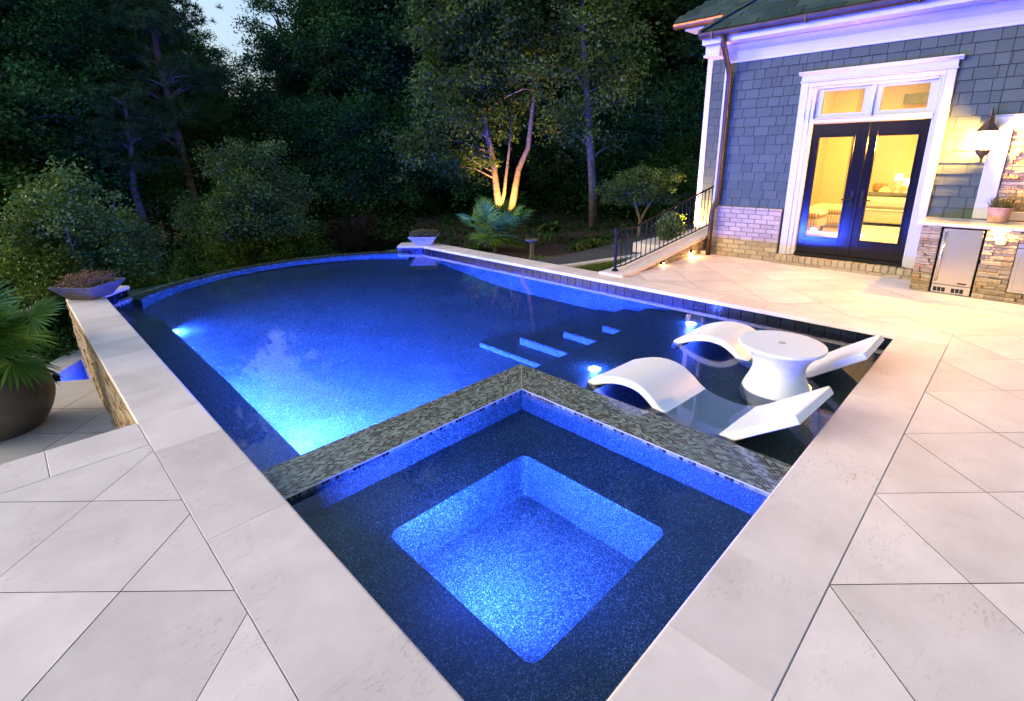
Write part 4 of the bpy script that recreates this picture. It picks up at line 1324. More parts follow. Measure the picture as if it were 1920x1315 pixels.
# ================================================================== PLANTERS
def square_bowl(name, label, loc, rz, rim, base, h, mat, cat='planter', pitch=0.0):
    t = thing(name, label, cat, loc, rz)
    r, b, th = rim / 2, base / 2, 0.028
    L = [(b, 0), (r, h), (r - th, h), (b - 0.02, 0.05)]
    vs = []; fs = []
    for q, z in L:
        vs += [(-q, -q, z), (q, -q, z), (q, q, z), (-q, q, z)]
    for i in range(3):
        for k in range(4):
            j = (k + 1) % 4
            fs.append((i * 4 + k, i * 4 + j, i * 4 + 4 + j, i * 4 + 4 + k))
    fs += [(3, 2, 1, 0), (12, 13, 14, 15)]
    o = MB().add(vs, fs).build('bowl', mat, t)
    bv = o.modifiers.new('bevel', 'BEVEL'); bv.width = 0.006; bv.segments = 2
    q = r - th - (r - b) * 0.10
    MB().box(-q, q, -q, q, h - 0.06, h - 0.03).build('soil', 'soil', t)
    return t
bl = square_bowl('bowl_planter', 'grey square bowl of dried rusty plants on the wall end', (-0.14, 8.27, 0.0), R(41), 0.62, 0.34, 0.205, 'bowl_grey')
br_ = square_bowl('bowl_planter', 'pale square bowl of low succulents on the far coping corner', (5.56, 8.36, 0.0), R(45), 0.60, 0.32, 0.185, 'bowl_pale')

def leaf_cloud(name, P, Lf, Wf, mat, parent=None, up=0.4, droop=0.0, seed=1, out=None, loc=None, cn=None):
    """one mesh of small diamond leaves at the given points"""
    g = np.random.default_rng(seed)
    n = len(P)
    u = g.normal(0, 1, (n, 3)); u[:, 2] = u[:, 2] * 0.5 - droop
    if out is not None: u = u + out * 0.8
    u /= np.linalg.norm(u, axis=1)[:, None] + 1e-9
    nn = g.normal(0, 1, (n, 3)); nn[:, 2] = np.abs(nn[:, 2]) + up
    if cn is not None: nn = nn * 0.55 + cn
    v = np.cross(nn, u); v /= np.linalg.norm(v, axis=1)[:, None] + 1e-9
    L = (Lf * g.uniform(0.6, 1.3, n))[:, None]; Wd = (Wf * g.uniform(0.7, 1.2, n))[:, None]
    V = np.stack([P, P + u * L * .45 + v * Wd, P + u * L, P + u * L * .45 - v * Wd], 1).reshape(-1, 3)
    F = np.arange(n * 4).reshape(-1, 4)
    me = np_mesh(name, V, F)
    if mat is None: return me
    return place(name, me, mat, parent, loc)

g_ = np.random.default_rng(5)
# dried plant: twigs plus crisp leaves
P = np.stack([g_.uniform(-0.25, 0.25, 2600), g_.uniform(-0.25, 0.25, 2600), g_.uniform(0, 1, 2600) ** 1.6 * 0.17 + 0.17], -1)
P[:, :2] *= (1 + 0.12 * g_.normal(0, 1, (2600, 1)))
leaf_cloud('dried_leaves', P, 0.030, 0.006, 'leaf_dry', bl, up=0.2, seed=4)
tuft('dried_stems', 260, 0.17, 0.10, 'leaf_dry', bl, 0.17, 0.27, 0.0022)
for _ in range(26):
    a, b2 = random.uniform(-0.24, 0.24), random.uniform(-0.24, 0.24)
    MB().lathe([(0.006, 0), (0.02, 0.006), (0.016, 0.018), (0.004, 0.022)], (a, b2, 0.172), 7).build('pebble', 'bowl_pale', bl)
P = np.stack([g_.uniform(-0.27, 0.27, 3000), g_.uniform(-0.27, 0.27, 3000), 0.16 + 0.10 * g_.uniform(0, 1, 3000)], -1)
P[:, 2] += 0.05 * np.cos(P[:, 0] * 5) * np.cos(P[:, 1] * 5)
leaf_cloud('succulents', P, 0.032, 0.009, 'leaf_sedum', br_, up=0.8, seed=6)

pot = thing('round_planter', 'large round bronze brown planter on the lower terrace', 'planter', (-1.25, 6.50, ZT))
MB().lathe([(float(a), float(b)) for a, b in catmull([(0.30, 0.0), (0.335, 0.012), (0.42, 0.13), (0.478, 0.28), (0.49, 0.38), (0.478, 0.50), (0.452, 0.62), (0.448, 0.66), (0.435, 0.668), (0.42, 0.66), (0.425, 0.58), (0.05, 0.575)], 4)], seg=56) \
    .build('pot', 'planter', pot, smooth=True)
MB().lathe([(0.423, 0.577), (0.40, 0.595), (0.02, 0.60)], seg=24).build('soil', 'soil', pot)

def fan_frond(seed, petiole=0.55, fan=0.42, nb=26, arch=0.35):
    """fan palm leaf: arching stalk, pleated blades joined near the hub, free tips that droop"""
    g = random.Random(seed)
    mb = MB()
    path = []
    for k in range(7):
        t = k / 6
        path.append((petiole * t, 0, petiole * (0.9 * t - arch * t * t)))
    mb.tube(path, [0.011 - 0.006 * k / 6 for k in range(7)], 5)
    hub = Vector(path[-1])
    dx = Vector((1, 0, 0.9 - 2 * arch)).normalized()
    side = Vector((0, 1, 0)); nrm = dx.cross(side)
    for i in range(nb):
        a = R(-118 + 236 * i / (nb - 1))
        L = fan * (0.78 + 0.22 * math.cos(a * 0.7)) * g.uniform(0.93, 1.06)
        d = dx * math.cos(a) + side * math.sin(a)
        p = d.cross(nrm).normalized()
        da = R(236 / (nb - 1)) * 0.5
        def pt(r, off, lift, droop):
            q = hub + d * (L * r) + p * off + nrm * lift
            q.z -= droop
            return q
        w1 = L * 0.45 * math.tan(da) * 1.02; w2 = L * 0.72 * math.tan(da) * 0.62
        dr = g.uniform(0.3, 1.0)
        pl = 0.35 * w1
        vs = [pt(0.03, 0, 0, 0), pt(0.45, -w1, pl, 0.02 * L), pt(0.45, 0, -pl, 0.02 * L), pt(0.45, w1, pl, 0.02 * L),
              pt(0.74, -w2, pl * .4, 0.09 * L * dr), pt(0.74, 0, -pl * .4, 0.09 * L * dr), pt(0.74, w2, pl * .4, 0.09 * L * dr), pt(0.98, g.uniform(-.01, .01), 0, 0.26 * L * dr)]
        mb.add(vs, [(0, 1, 2), (0, 2, 3), (1, 4, 5, 2), (2, 5, 6, 3), (4, 7, 5), (5, 7, 6)])
    return mb.mesh('frond')
fronds = [fan_frond(k, p, f, 28, ar) for k, (p, f, ar) in enumerate([(0.55, 0.40, 0.45), (0.42, 0.46, 0.62), (0.68, 0.36, 0.35), (0.35, 0.42, 0.85)])]
for me in fronds: me.materials.append(M['leaf_palm'])
def fan_palm(parent, z0, n, rmin, rmax, seed, squash=1.0):
    g = random.Random(seed)
    for i in range(n):
        o = place('frond', fronds[i % 4], None, parent, (g.uniform(-.05, .05), g.uniform(-.05, .05), z0 + g.uniform(-.02, .05)))
        lay = i / n
        o.rotation_euler = Euler((g.uniform(-.5, .5), R(-84 + 74 * lay) * squash + g.uniform(-.12, .12), i * 2.39996 + g.uniform(-.25, .25)), 'XYZ')
        sc = g.uniform(rmin, rmax)
        o.scale = (sc, sc, sc)
fp = thing('fan_palm', 'green fan palm growing in the large round planter', 'palm', (-1.25, 6.50, ZT + 0.60))
MB().tube([(0, 0, -0.02), (0.01, 0, 0.12)], [0.07, 0.05], 9).build('stem', 'bark', fp)
fan_palm(fp, 0.10, 34, 0.78, 1.08, 3)
fp2 = thing('fan_palm', 'spreading fan palm behind the far coping, beside the bird bath', 'palm', (6.72, 7.35, -0.22))
MB().tube([(0, 0, -0.02), (0.01, 0, 0.12)], [0.07, 0.05], 9).build('stem', 'bark', fp2)
fan_palm(fp2, 0.08, 30, 0.95, 1.2, 8)

bb = thing('bird_bath', 'small stone bird bath on a pedestal beside the fan palm', 'bird bath', (6.62, 6.18, -0.22))
plain('old_stone', (0.10, 0.085, 0.065), 0.9, var=0.3, nscale=12, bump=0.4)
MB().lathe([(0.085, 0), (0.085, 0.03), (0.055, 0.05), (0.042, 0.12), (0.042, 0.32), (0.06, 0.36)], seg=16).build('pedestal', 'old_stone', bb, smooth=False)
MB().lathe([(0.05, 0.355), (0.11, 0.375), (0.135, 0.405), (0.13, 0.412), (0.10, 0.39), (0.02, 0.38)], seg=24).build('basin', 'old_stone', bb, smooth=True)

# ================================================================== TREES AND SHRUBS
CAM = np.array([-0.7862, -0.7083])
def polar(az, d):
    return (CAM[0] + d * math.cos(R(az)), CAM[1] + d * math.sin(R(az)))
def gz_at(x, y):
    return float(ground_height(np.array(x), np.array(y)))

def crown_points(seed, rx, ry, rz, nc, nl, cr, hollow=0.45, flat=0.55, taper=0.0, ragged=0.28):
    g = np.random.default_rng(seed)
    d = g.normal(0, 1, (nc, 3)); d /= np.linalg.norm(d, axis=1)[:, None]
    az = np.arctan2(d[:, 1], d[:, 0])
    lump = 1 + ragged * (np.sin(az * 3 + seed) * np.cos(d[:, 2] * 5 + seed * 2) + 0.6 * np.sin(az * 5 + d[:, 2] * 7))
    rad = (g.uniform(0, 1, nc) ** hollow) * lump
    c = d * rad[:, None] * np.array([rx, ry, rz])
    if taper:
        k = 1 - taper * (c[:, 2] / rz * 0.5 + 0.5)
        c[:, :2] *= np.clip(k, 0.12, 1)[:, None]
    r = cr * g.uniform(0.55, 1.35, nc)
    cnt = np.maximum(4, (nl * (r / cr) ** 2).astype(int))
    idx = np.repeat(np.arange(nc), cnt)
    off = g.normal(0, 0.43, (len(idx), 3)) * r[idx][:, None]
    off[:, 2] *= flat
    # leaves sag at the rim of each clump
    off[:, 2] -= 0.35 * (off[:, 0] ** 2 + off[:, 1] ** 2) / r[idx]
    P = c[idx] + off
    out = c[idx] / (np.linalg.norm(c[idx], axis=1)[:, None] + 1e-6)
    return P, out, c

def limbs(mb, trunk_pts, targets, r0, seed):
    """limbs from the trunk to clump centres"""
    g = random.Random(seed)
    tp = [Vector(p) for p in trunk_pts]
    for t in targets:
        t = Vector(t)
        # leave the trunk below the target
        cand = [p for p in tp if p.z < t.z - 0.15 * (t - p).length] or tp[:1]
        b = min(cand, key=lambda p: (p - t).length)
        m1 = b.lerp(t, 0.4) + Vector((g.uniform(-.12, .12), g.uniform(-.12, .12), 0.12)) * (t - b).length
        m2 = b.lerp(t, 0.75) + Vector((g.uniform(-.08, .08), g.uniform(-.08, .08), 0.08)) * (t - b).length
        mb.tube([b, m1, m2, t], [r0, r0 * 0.62, r0 * 0.38, r0 * 0.12], 5, cap=False)

PROTO = {}
def broadleaf_proto(key, seed, H, cb, rx, nc, nl, leaf, cr, mat, hollow=0.42, droop=0.0, nlimb=26, r0=0.17, taper=0.35):
    rz = (H - cb) / 2
    P, out, c = crown_points(seed, rx, rx, rz, nc, nl, cr, hollow, taper=taper)
    P[:, 2] += cb + rz
    gg = np.random.default_rng(seed + 500)
    cnv = np.repeat(gg.normal(0, 0.5, (len(out) // 40 + 1, 3)), 40, axis=0)[:len(out)] + out * 0.7 + np.array([0, 0, 0.7])
    me = leaf_cloud('crown', P, leaf, leaf * 0.33, None, up=0.5, droop=droop, seed=seed, out=out, cn=cnv)
    me.materials.append(M[mat])
    g = random.Random(seed)
    tp = [(0, 0, 0)]
    for k in range(1, 7):
        t = k / 6
        tp.append((g.uniform(-.12, .12) * t * 2, g.uniform(-.12, .12) * t * 2, H * 0.86 * t))
    mb = MB().tube(tp, [r0 * (1.25 if k == 0 else 1 - 0.13 * k) for k in range(7)], 8)
    cc = c.copy(); cc[:, 2] += cb + rz
    sel = np.random.default_rng(seed).choice(len(cc), nlimb, replace=False)
    fine = []
    for a, b in zip(tp[:-1], tp[1:]):
        for q in range(4): fine.append(tuple(Vector(a).lerp(Vector(b), q / 4)))
    limbs(mb, fine, cc[sel], r0 * 0.34, seed)
    tm = mb.mesh('trunk'); tm.materials.append(M['bark'])
    for p in tm.polygons: p.use_smooth = True
    PROTO[key] = (tm, me, H)
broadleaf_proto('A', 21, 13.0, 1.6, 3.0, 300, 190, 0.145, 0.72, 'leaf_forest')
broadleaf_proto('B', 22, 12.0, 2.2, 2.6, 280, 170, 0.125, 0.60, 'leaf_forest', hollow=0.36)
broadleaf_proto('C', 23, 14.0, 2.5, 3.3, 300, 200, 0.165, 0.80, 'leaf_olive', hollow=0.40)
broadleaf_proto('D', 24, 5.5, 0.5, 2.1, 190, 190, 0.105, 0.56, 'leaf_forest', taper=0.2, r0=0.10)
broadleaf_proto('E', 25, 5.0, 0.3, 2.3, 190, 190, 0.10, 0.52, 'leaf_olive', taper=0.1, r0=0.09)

def forest_tree(key, az, d, el, name='forest_tree', label=None, group=None, wide=1.0, dz=0.0):
    x, y = polar(az, d)
    z = gz_at(x, y) - 0.1 + dz
    tm, cm, H = PROTO[key]
    top = 1.8 + d * math.tan(R(el))
    s_ = (top - z) / (H * 1.04)
    t = thing(name, label, 'tree', (x, y, z), random.uniform(0, 6.28), group)
    t.scale = (s_ * wide, s_ * wide, s_)
    place('trunk', tm, None, t); place('crown', cm, None, t)
    return t
GF = 'tall forest trees behind the pool'
LF = 'tall dark tree deep in the wood, behind the front row of trees'
ORD = ['first', 'second', 'third', 'fourth', 'fifth', 'sixth', 'seventh', 'eighth', 'ninth', 'tenth', 'eleventh', 'twelfth', 'thirteenth', 'fourteenth',
       'fifteenth', 'sixteenth', 'seventeenth', 'eighteenth', 'nineteenth', 'twentieth', 'twenty-first']
for i, (key, az, d, el) in enumerate([
        ('C', 93, 23, 21), ('A', 89, 23, 22), ('B', 85, 21, 20.5), ('C', 82, 26, 20.5), ('B', 79.4, 28, 18), ('B', 76.4, 31, 15), ('B', 74.6, 33, 12.5),
        ('B', 67.2, 26, 16), ('A', 62.0, 25, 21.5), ('B', 59.0, 22, 24), ('C', 55.6, 23, 28), ('A', 52.0, 22, 30),
        ('B', 49.0, 24, 31), ('C', 45.0, 23, 31), ('A', 41.0, 22, 31), ('B', 37.0, 23, 30), ('C', 33.2, 20, 30), ('A', 29.5, 22, 30), ('B', 25.8, 25, 28)]):
    forest_tree(key, az, d, el, 'forest_tree', 'tall forest tree of the front row, %s from the left edge' % ORD[i], GF)
for i, (key, az, d, el) in enumerate([
        ('B', 90, 33, 17), ('C', 86, 35, 17), ('A', 82.5, 34, 16), ('B', 78.5, 40, 10), ('C', 74.0, 44, 7.0), ('A', 70.6, 44, 6.5), ('B', 66.8, 38, 11), ('A', 63.6, 34, 16), ('C', 60.5, 33, 19), ('B', 57.5, 34, 21),
        ('A', 54.5, 32, 24), ('C', 50.8, 33, 24), ('B', 47, 34, 25), ('A', 43, 33, 25), ('C', 39, 34, 25), ('B', 35, 32, 25), ('A', 31, 33, 24), ('C', 27, 34, 24)]):
    forest_tree(key, az, d, el, 'forest_tree', LF, 'trees deep in the wood')
GU = 'lower trees at the edge of the wood'
for i, (key, az, d, el) in enumerate([
        ('E', 92, 18, 9), ('D', 88.0, 19, 10), ('E', 84.0, 21, 7), ('D', 69.0, 22, 8.0), ('E', 65.5, 22, 6), ('D', 61.5, 20, 8),
        ('E', 57.0, 20, 6), ('D', 50.5, 20, 8), ('E', 41, 20, 6), ('D', 35.5, 19, 8), ('E', 30, 18, 7)]):
    forest_tree(key, az, d, el, 'understory_tree', 'low leafy tree under the tall ones, %s from the left edge' % ORD[i], GU)
forest_tree('D', 71.9, 23, 8.0, 'round_tree', 'round topped green tree below the gap of open sky', None, 0.92)

# far wood that closes the view between the trunks
g_ = np.random.default_rng(77)
n = 26000
az = np.radians(g_.uniform(16, 112, n)); d = g_.uniform(44, 58, n)
hmax = 3.2 + 1.3 * np.sin(az * 23) + 0.9 * np.sin(az * 51 + 1)
z = -1.2 + hmax * g_.uniform(0, 1, n) ** 0.8 * 1.6
P = np.stack([CAM[0] + d * np.cos(az), CAM[1] + d * np.sin(az), z], -1)
o = leaf_cloud('far_woods', P, 0.9, 0.32, 'leaf_forest', up=0.3, seed=9)
tag(o, 'dark mass of far woods behind the trees', 'woods', kind='stuff')
# undergrowth along the edge of the wood
n = 22000
az = np.radians(g_.uniform(22, 104, n)); d = g_.uniform(15.2, 23, n)
x = CAM[0] + d * np.cos(az); y = CAM[1] + d * np.sin(az)
keepm = ~((x > 5.5) & (x < 12.5) & (y < 10.5))
x, y, d = x[keepm], y[keepm], d[keepm]
z = ground_height(x, y) + g_.uniform(0, 1, len(x)) ** 1.4 * (0.5 + 0.5 * np.sin(x * 1.7) * np.sin(y * 1.3))
o = leaf_cloud('undergrowth', np.stack([x, y, z], -1), 0.20, 0.06, 'leaf_forest', up=0.5, seed=10)
tag(o, 'dark leafy undergrowth along the edge of the wood', 'undergrowth', kind='stuff')

n = 9000
x = g_.uniform(6.0, 16, n); y = g_.uniform(5.9, 15, n)
keepm = (y > 5.95) & (x > 6.0 + 0.0 * y) & ~((x < 8.2) & (y < 7.0)) & (x + y < 27) & ~((np.hypot(x - 9.5, y - 9.8) < 0.5)) & (y > 6.6 - (x - 9) * 0.25)
x, y = x[keepm], y[keepm]
dens = np.sin(x * 2.3 + 1) * np.sin(y * 1.9) + 0.5 * np.sin(x * 5.1) * np.sin(y * 4.3)
m = dens > -0.25
x, y, dens = x[m], y[m], dens[m]
z = -0.22 + g_.uniform(0, 1, len(x)) ** 1.2 * (0.10 + 0.22 * np.clip(dens, 0, 1))
o = leaf_cloud('ground_cover', np.stack([x, y, z], -1), 0.12, 0.038, 'leaf_hosta', up=0.5, seed=15)
tag(o, 'dark green ground cover in the bed below the uplit tree', 'ground cover', kind='stuff')

# --- pines on the left with bare leaning trunks
def pine(name, label, trunk, r0, tufts, seed, bare=()):
    t = thing(name, label, 'tree', trunk[0])
    b0 = Vector(trunk[0])
    tp = [tuple(Vector(p) - b0) for p in trunk]
    n = len(tp)
    mb = MB().tube(tp, [r0 * (1 - 0.75 * k / (n - 1)) for k in range(n)], 8)
    g = np.random.default_rng(seed)
    cl = [np.array(Vector(p) - b0) for p in tufts]
    fine = []
    for a, b in zip(tp[:-1], tp[1:]):
        for q in range(5): fine.append(tuple(Vector(a).lerp(Vector(b), q / 5)))
    limbs(mb, fine, cl, r0 * 0.35, seed)
    for path, r in bare:
        mb.tube([tuple(Vector(p) - b0) for p in path], [r * (1 - 0.7 * k / (len(path) - 1)) for k in range(len(path))], 6)
    o = mb.build('trunk', 'bark', t, smooth=True)
    Vs = []
    for c in cl:
        m = int(g.integers(26, 40))
        tc = c + g.normal(0, 1, (m, 3)) * np.array([0.42, 0.42, 0.16])
        for q in tc:
            k = 46
            dd = g.normal(0, 1, (k, 3)); dd[:, 2] = dd[:, 2] * 0.7 + 0.35
            dd /= np.linalg.norm(dd, axis=1)[:, None]
            L = g.uniform(0.13, 0.22, (k, 1))
            sd = np.cross(dd, g.normal(0, 1, (k, 3))); sd /= np.linalg.norm(sd, axis=1)[:, None] + 1e-9
            Vs.append(np.stack([q + sd * 0.008, q - sd * 0.008, q + dd * L], 1))
    V = np.concatenate(Vs).reshape(-1, 3)
    place('crown', np_mesh('needles', V, np.arange(len(V)).reshape(-1, 3), 3), 'leaf_pine', t)
    return t
def rnd_tufts(path, n, spread, zlo, zhi, seed):
    g = random.Random(seed); out = []
    for _ in range(n):
        z = g.uniform(zlo, zhi)
        a, b = next(((Vector(p), Vector(q)) for p, q in zip(path[:-1], path[1:]) if p[2] <= z <= q[2]), (Vector(path[-2]), Vector(path[-1])))
        c = a.lerp(b, min(1, max(0, (z - a.z) / (b.z - a.z + 1e-6))))
        ang = g.uniform(0, 6.28); rr = spread * (1.15 - 0.75 * (z - zlo) / (zhi - zlo)) * g.uniform(0.3, 1)
        out.append((c.x + rr * math.cos(ang), c.y + rr * math.sin(ang), z))
    return out
p1 = [(4.0, 18.9, -1.4), (3.85, 18.85, 0.1), (3.75, 18.82, 1.8), (3.65, 18.8, 3.4), (3.58, 18.8, 4.9), (3.6, 18.8, 6.4), (3.7, 18.8, 8.2)]
pine('pine_tree', 'tall leaning pine with one bare arching limb at the edge of the wood', p1, 0.17,
     rnd_tufts(p1, 34, 1.7, 2.9, 8.2, 3) + [(2.6, 18.9, 3.3), (2.2, 19.0, 3.0), (2.9, 18.9, 3.6), (2.4, 18.8, 2.6), (4.6, 18.6, 3.4), (4.4, 18.7, 4.4), (4.3, 18.8, 1.9), (4.6, 18.7, 1.6)], 31,
     [([(3.78, 18.8, 2.75), (3.5, 18.8, 2.92), (3.25, 18.85, 2.83), (3.0, 18.9, 2.6), (2.5, 19.0, 2.2)], 0.045)])
p2 = [(3.1, 19.9, -1.4), (3.25, 19.9, 0.2), (3.4, 19.9, 1.4), (3.5, 19.85, 3.0), (3.7, 19.8, 5.0), (3.8, 19.8, 7.0)]
pine('pine_tree', 'slender straight pine between the two leaning pines', p2, 0.085, rnd_tufts(p2, 14, 1.1, 4.0, 7.0, 5), 32)
p3 = [(2.08, 16.6, -1.4), (2.0, 16.6, -0.3), (1.95, 16.6, 0.5), (1.90, 16.6, 1.1), (1.98, 16.55, 1.7), (2.05, 16.5, 2.4), (2.1, 16.5, 3.4)]
pine('pine_tree', 'shorter forked pine leaning beside the left bush', p3, 0.14, [(1.9, 16.5, 2.6), (2.3, 16.4, 2.4), (1.6, 16.6, 2.3), (2.2, 16.6, 3.0), (1.8, 16.4, 3.4), (2.4, 16.5, 1.7), (1.6, 16.5, 1.8), (2.6, 16.5, 2.9)], 33)

# --- uplit multi-stem tree in the middle
ut = thing('uplit_tree', 'tall tree with two pale trunks lit from below by a warm light', 'tree', (9.6, 10.1, -0.25))
def loc_(p): return (p[0] - 9.6, p[1] - 10.1, p[2] + 0.25)
tA = [loc_(p) for p in [(9.52, 10.2, -0.3), (9.54, 10.2, 0.2), (9.47, 10.24, 1.0), (9.42, 10.28, 1.7), (9.30, 10.4, 2.5), (9.2, 10.45, 3.4), (9.1, 10.5, 5.0), (9.2, 10.5, 7.5), (9.2, 10.5, 9.6)]]
tB = [loc_(p) for p in [(9.66, 10.05, -0.3), (9.82, 9.93, 0.4), (9.90, 9.85, 1.0), (9.95, 9.80, 1.4), (10.15, 9.6, 2.0), (10.3, 9.5, 3.4), (10.4, 9.4, 5.5)]]
tC = [loc_(p) for p in [(9.56, 10.17, 0.35), (9.66, 10.1, 0.75), (9.70, 10.06, 1.2), (9.78, 10.0, 1.9), (9.9, 9.95, 3.0)]]
mb = MB().tube(tA, [0.13, 0.115, 0.10, 0.085, 0.075, 0.065, 0.05, 0.03, 0.012], 10).tube(tB, [0.13, 0.11, 0.095, 0.085, 0.07, 0.05, 0.02], 10).tube(tC, [0.06, 0.055, 0.045, 0.035, 0.012], 8)
P, out, c = crown_points(61, 2.15, 2.15, 4.0, 430, 150, 0.44, 0.5, 0.6, taper=0.35)
P[:, 2] += 5.75; c[:, 2] += 5.75
sh = np.array([-0.35, 0.40, 0])
P += sh; c += sh
P2, out2, c2 = crown_points(62, 1.5, 1.2, 0.8, 70, 110, 0.42, 0.5, 0.6)
sh2 = np.array([-1.35, 1.25, 2.3]); P2 += sh2; c2 += sh2
P = np.concatenate([P, P2]); out = np.concatenate([out, out2]); c = np.concatenate([c, c2])
m_ = (P[:, 2] > 1.75) | (np.hypot(P[:, 0], P[:, 1]) > 0.9)
P, out = P[m_], out[m_]
fine = []
for a, b in zip(tA[:-1], tA[1:]):
    for q in range(4): fine.append(tuple(Vector(a).lerp(Vector(b), q / 4)))
sel = np.random.default_rng(3).choice(len(c), 46, replace=False)
limbs(mb, fine, c[sel], 0.034, 8)
mb.build('trunk', 'bark_pale', ut, smooth=True)
leaf_cloud('crown', P, 0.12, 0.033, 'leaf_uplit', ut, up=0.3, droop=0.45, seed=13, out=out * 0.4)
ul = thing('tree_uplight', 'warm spotlight hidden at the foot of the two trunk tree', 'light', (9.25, 9.60, -0.22))
MB().lathe([(0.045, 0), (0.05, 0.04), (0.045, 0.12), (0.035, 0.12)], seg=12).build('body', 'iron', ul)
MB().lathe([(0.034, 0.119), (0.025, 0.123)], seg=12).build('lens', 'step_lamp', ul)
lamp('tree_lamp', 'SPOT', (0, 0, 0.15), 400, (1.0, 0.50, 0.10), ul, 0.03, (0.20, 0.24, 1.0), spot_size=R(84), spot_blend=0.7)

# --- slender airy tree before the house corner
at_ = thing('slender_tree', 'slender airy tree with one straight dark trunk left of the house', 'tree', (10.9, 7.85, -0.25))
def loc2(p): return (p[0] - 10.9, p[1] - 7.85, p[2] + 0.25)
tA = [loc2(p) for p in [(10.92, 7.82, -0.3), (10.9, 7.88, 1.0), (10.83, 7.97, 2.3), (10.80, 8.1, 3.7), (10.7, 8.2, 4.9), (10.7, 8.2, 7.0), (10.7, 8.2, 9.0)]]
mb = MB().tube(tA, [0.125, 0.105, 0.095, 0.08, 0.065, 0.04, 0.012], 10)
P, out, c = crown_points(71, 1.65, 1.65, 3.9, 210, 95, 0.46, 0.55, 0.7, taper=0.3)
P[:, 2] += 5.4; c[:, 2] += 5.4
P += np.array([0.0, 0.2, 0]); c += np.array([0.0, 0.2, 0])
m_ = (P[:, 2] > 1.9)
P, out = P[m_], out[m_]
fine = []
for a, b in zip(tA[:-1], tA[1:]):
    for q in range(4): fine.append(tuple(Vector(a).lerp(Vector(b), q / 4)))
limbs(mb, fine, c[np.random.default_rng(4).choice(len(c), 40, replace=False)], 0.03, 9)
mb.build('trunk', 'bark', at_, smooth=True)
leaf_cloud('crown', P, 0.105, 0.03, 'leaf_uplit', at_, up=0.3, droop=0.4, seed=14, out=out * 0.4)

# --- shrubs
def shrub(name, label, loc, rx, rz, nc, nl, leaf, cr, mat, seed, cat='shrub', taper=0.25, flat=0.6, group=None, hollow=0.38, aspect=0.33, nb=14, ragged=0.28):
    t = thing(name, label, cat, loc, 0, group)
    P, out, c = crown_points(seed, rx, rx, rz, nc, nl, cr, hollow, flat, taper, ragged)
    P[:, 2] += rz; c[:, 2] += rz
    m = P[:, 2] > 0.02
    leaf_cloud('foliage', P[m], leaf, leaf * aspect, mat, t, up=0.4, seed=seed, out=out[m] * 0.8)
    mb = MB()
    g = random.Random(seed)
    for k in range(nb):
        tg = Vector(c[g.randrange(len(c))])
        mb.tube([(g.uniform(-.1, .1), g.uniform(-.1, .1), 0), tuple(tg * 0.5 + Vector((0, 0, 0.1))), tuple(tg)], [0.03, 0.018, 0.005], 5, cap=False)
    mb.build('stems', 'bark', t)
    return t
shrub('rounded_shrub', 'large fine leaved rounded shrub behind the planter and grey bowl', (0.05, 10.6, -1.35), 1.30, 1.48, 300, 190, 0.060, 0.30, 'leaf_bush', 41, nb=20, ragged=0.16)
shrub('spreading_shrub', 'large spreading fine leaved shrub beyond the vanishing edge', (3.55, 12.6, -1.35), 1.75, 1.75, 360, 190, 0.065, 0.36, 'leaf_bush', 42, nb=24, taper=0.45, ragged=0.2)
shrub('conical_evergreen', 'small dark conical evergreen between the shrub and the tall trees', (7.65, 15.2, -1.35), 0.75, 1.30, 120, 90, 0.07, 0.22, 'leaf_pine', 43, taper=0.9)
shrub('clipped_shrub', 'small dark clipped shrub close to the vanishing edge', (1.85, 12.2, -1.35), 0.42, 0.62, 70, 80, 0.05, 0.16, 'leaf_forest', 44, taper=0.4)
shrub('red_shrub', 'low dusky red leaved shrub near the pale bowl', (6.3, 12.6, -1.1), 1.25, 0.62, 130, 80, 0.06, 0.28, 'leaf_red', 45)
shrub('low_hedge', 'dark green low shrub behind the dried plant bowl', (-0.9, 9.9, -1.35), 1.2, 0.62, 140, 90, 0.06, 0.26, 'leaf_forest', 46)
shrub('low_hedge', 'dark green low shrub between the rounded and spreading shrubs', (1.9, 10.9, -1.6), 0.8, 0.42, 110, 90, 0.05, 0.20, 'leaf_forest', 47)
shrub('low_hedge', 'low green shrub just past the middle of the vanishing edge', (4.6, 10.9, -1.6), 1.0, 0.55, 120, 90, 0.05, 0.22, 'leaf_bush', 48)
shrub('maple_shrub', 'low spreading maple lit warm beside the railing', (10.3, 6.0, -0.22), 1.0, 0.42, 150, 110, 0.055, 0.20, 'leaf_uplit', 49, taper=0.1).location.z = 0.62
o = bpy.data.objects['maple_shrub']
MB().tube([(0, 0, -0.85), (0.05, 0, -0.4), (-0.1, 0.1, 0.1), (-0.4, 0.3, 0.5)], [0.05, 0.04, 0.03, 0.01], 7).tube([(0.05, 0, -0.4), (0.2, -0.2, 0.1), (0.45, -0.35, 0.5)], [0.04, 0.028, 0.01], 7).build('trunk', 'bark_pale', o)
shrub('yellow_shrub', 'bright warm lit leafy shrub behind the railing at the wing corner', (9.05, 4.45, -0.2), 0.30, 0.42, 60, 70, 0.045, 0.14, 'leaf_bush', 50)

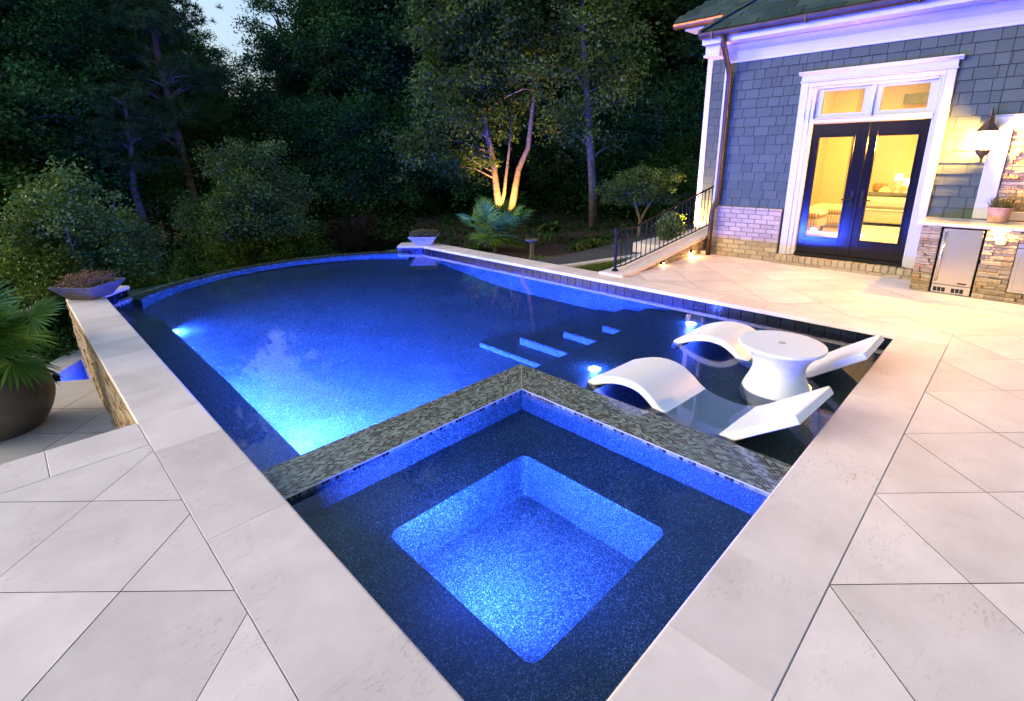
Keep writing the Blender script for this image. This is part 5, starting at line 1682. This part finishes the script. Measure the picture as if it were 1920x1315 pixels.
# broad leaved plants in the bed
def rosette(name, label, loc, n, L, Wd, mat, seed, group=None, cat='plant', lift=0.6, serrate=False):
    t = thing(name, label, cat, loc, 0, group)
    g = random.Random(seed)
    for i in range(n):
        a = i * 2.39996 + g.uniform(-.3, .3); tilt = lift * g.uniform(0.4, 1.3); l = L * g.uniform(0.7, 1.15)
        V = []; F = []
        K = 6
        for k in range(K + 1):
            s_ = k / K
            r = l * s_ * math.cos(tilt) ; z = l * (math.sin(tilt) * s_ - 0.55 * s_ * s_ * s_)
            w = Wd * math.sin(math.pi * min(0.97, s_ * 0.9 + 0.06)) * (0.75 + 0.5 * (k % 2) if serrate else 1)
            c, s2 = math.cos(a), math.sin(a)
            V += [(r * c - w * s2, r * s2 + w * c, z + 0.12 * w), (r * c, r * s2, z - 0.12 * w), (r * c + w * s2, r * s2 - w * c, z + 0.12 * w)]
        for k in range(K):
            o = 3 * k
            F += [(o, o + 3, o + 4, o + 1), (o + 1, o + 4, o + 5, o + 2)]
        MB().add(V, F).build('leaf', mat, t)
    return t
GP = 'leafy plants in the garden bed'
rosette('broadleaf_plant', 'tall dark broad leaved plant behind the bird bath', (8.6, 7.35, -0.05), 40, 0.62, 0.075, 'leaf_hosta', 1, GP, lift=0.95)
rosette('fern', 'pale arching fern in the bed nearest the bird bath', (8.0, 6.15, -0.22), 30, 0.42, 0.030, 'leaf_bush', 2, GP, lift=0.8, serrate=True)
rosette('fern', 'larger pale fern at the kerb of the dark drive', (8.55, 6.05, -0.22), 32, 0.50, 0.034, 'leaf_bush', 3, GP, lift=0.8, serrate=True)
rosette('broadleaf_plant', 'low dark plant at the foot of the slender tree', (9.6, 6.55, -0.22), 30, 0.38, 0.05, 'leaf_hosta', 4, GP)
rosette('broadleaf_plant', 'low plant by the drive near the railing post', (9.3, 5.95, -0.22), 26, 0.34, 0.045, 'leaf_bush', 5, GP)
rosette('fern', 'small fern behind the railing post', (9.75, 5.75, -0.22), 26, 0.36, 0.03, 'leaf_bush', 6, GP, serrate=True)
rosette('broadleaf_plant', 'strappy plant spilling behind the bird bath base', (6.72, 5.98, -0.22), 26, 0.30, 0.018, 'leaf_palm', 7, GP)
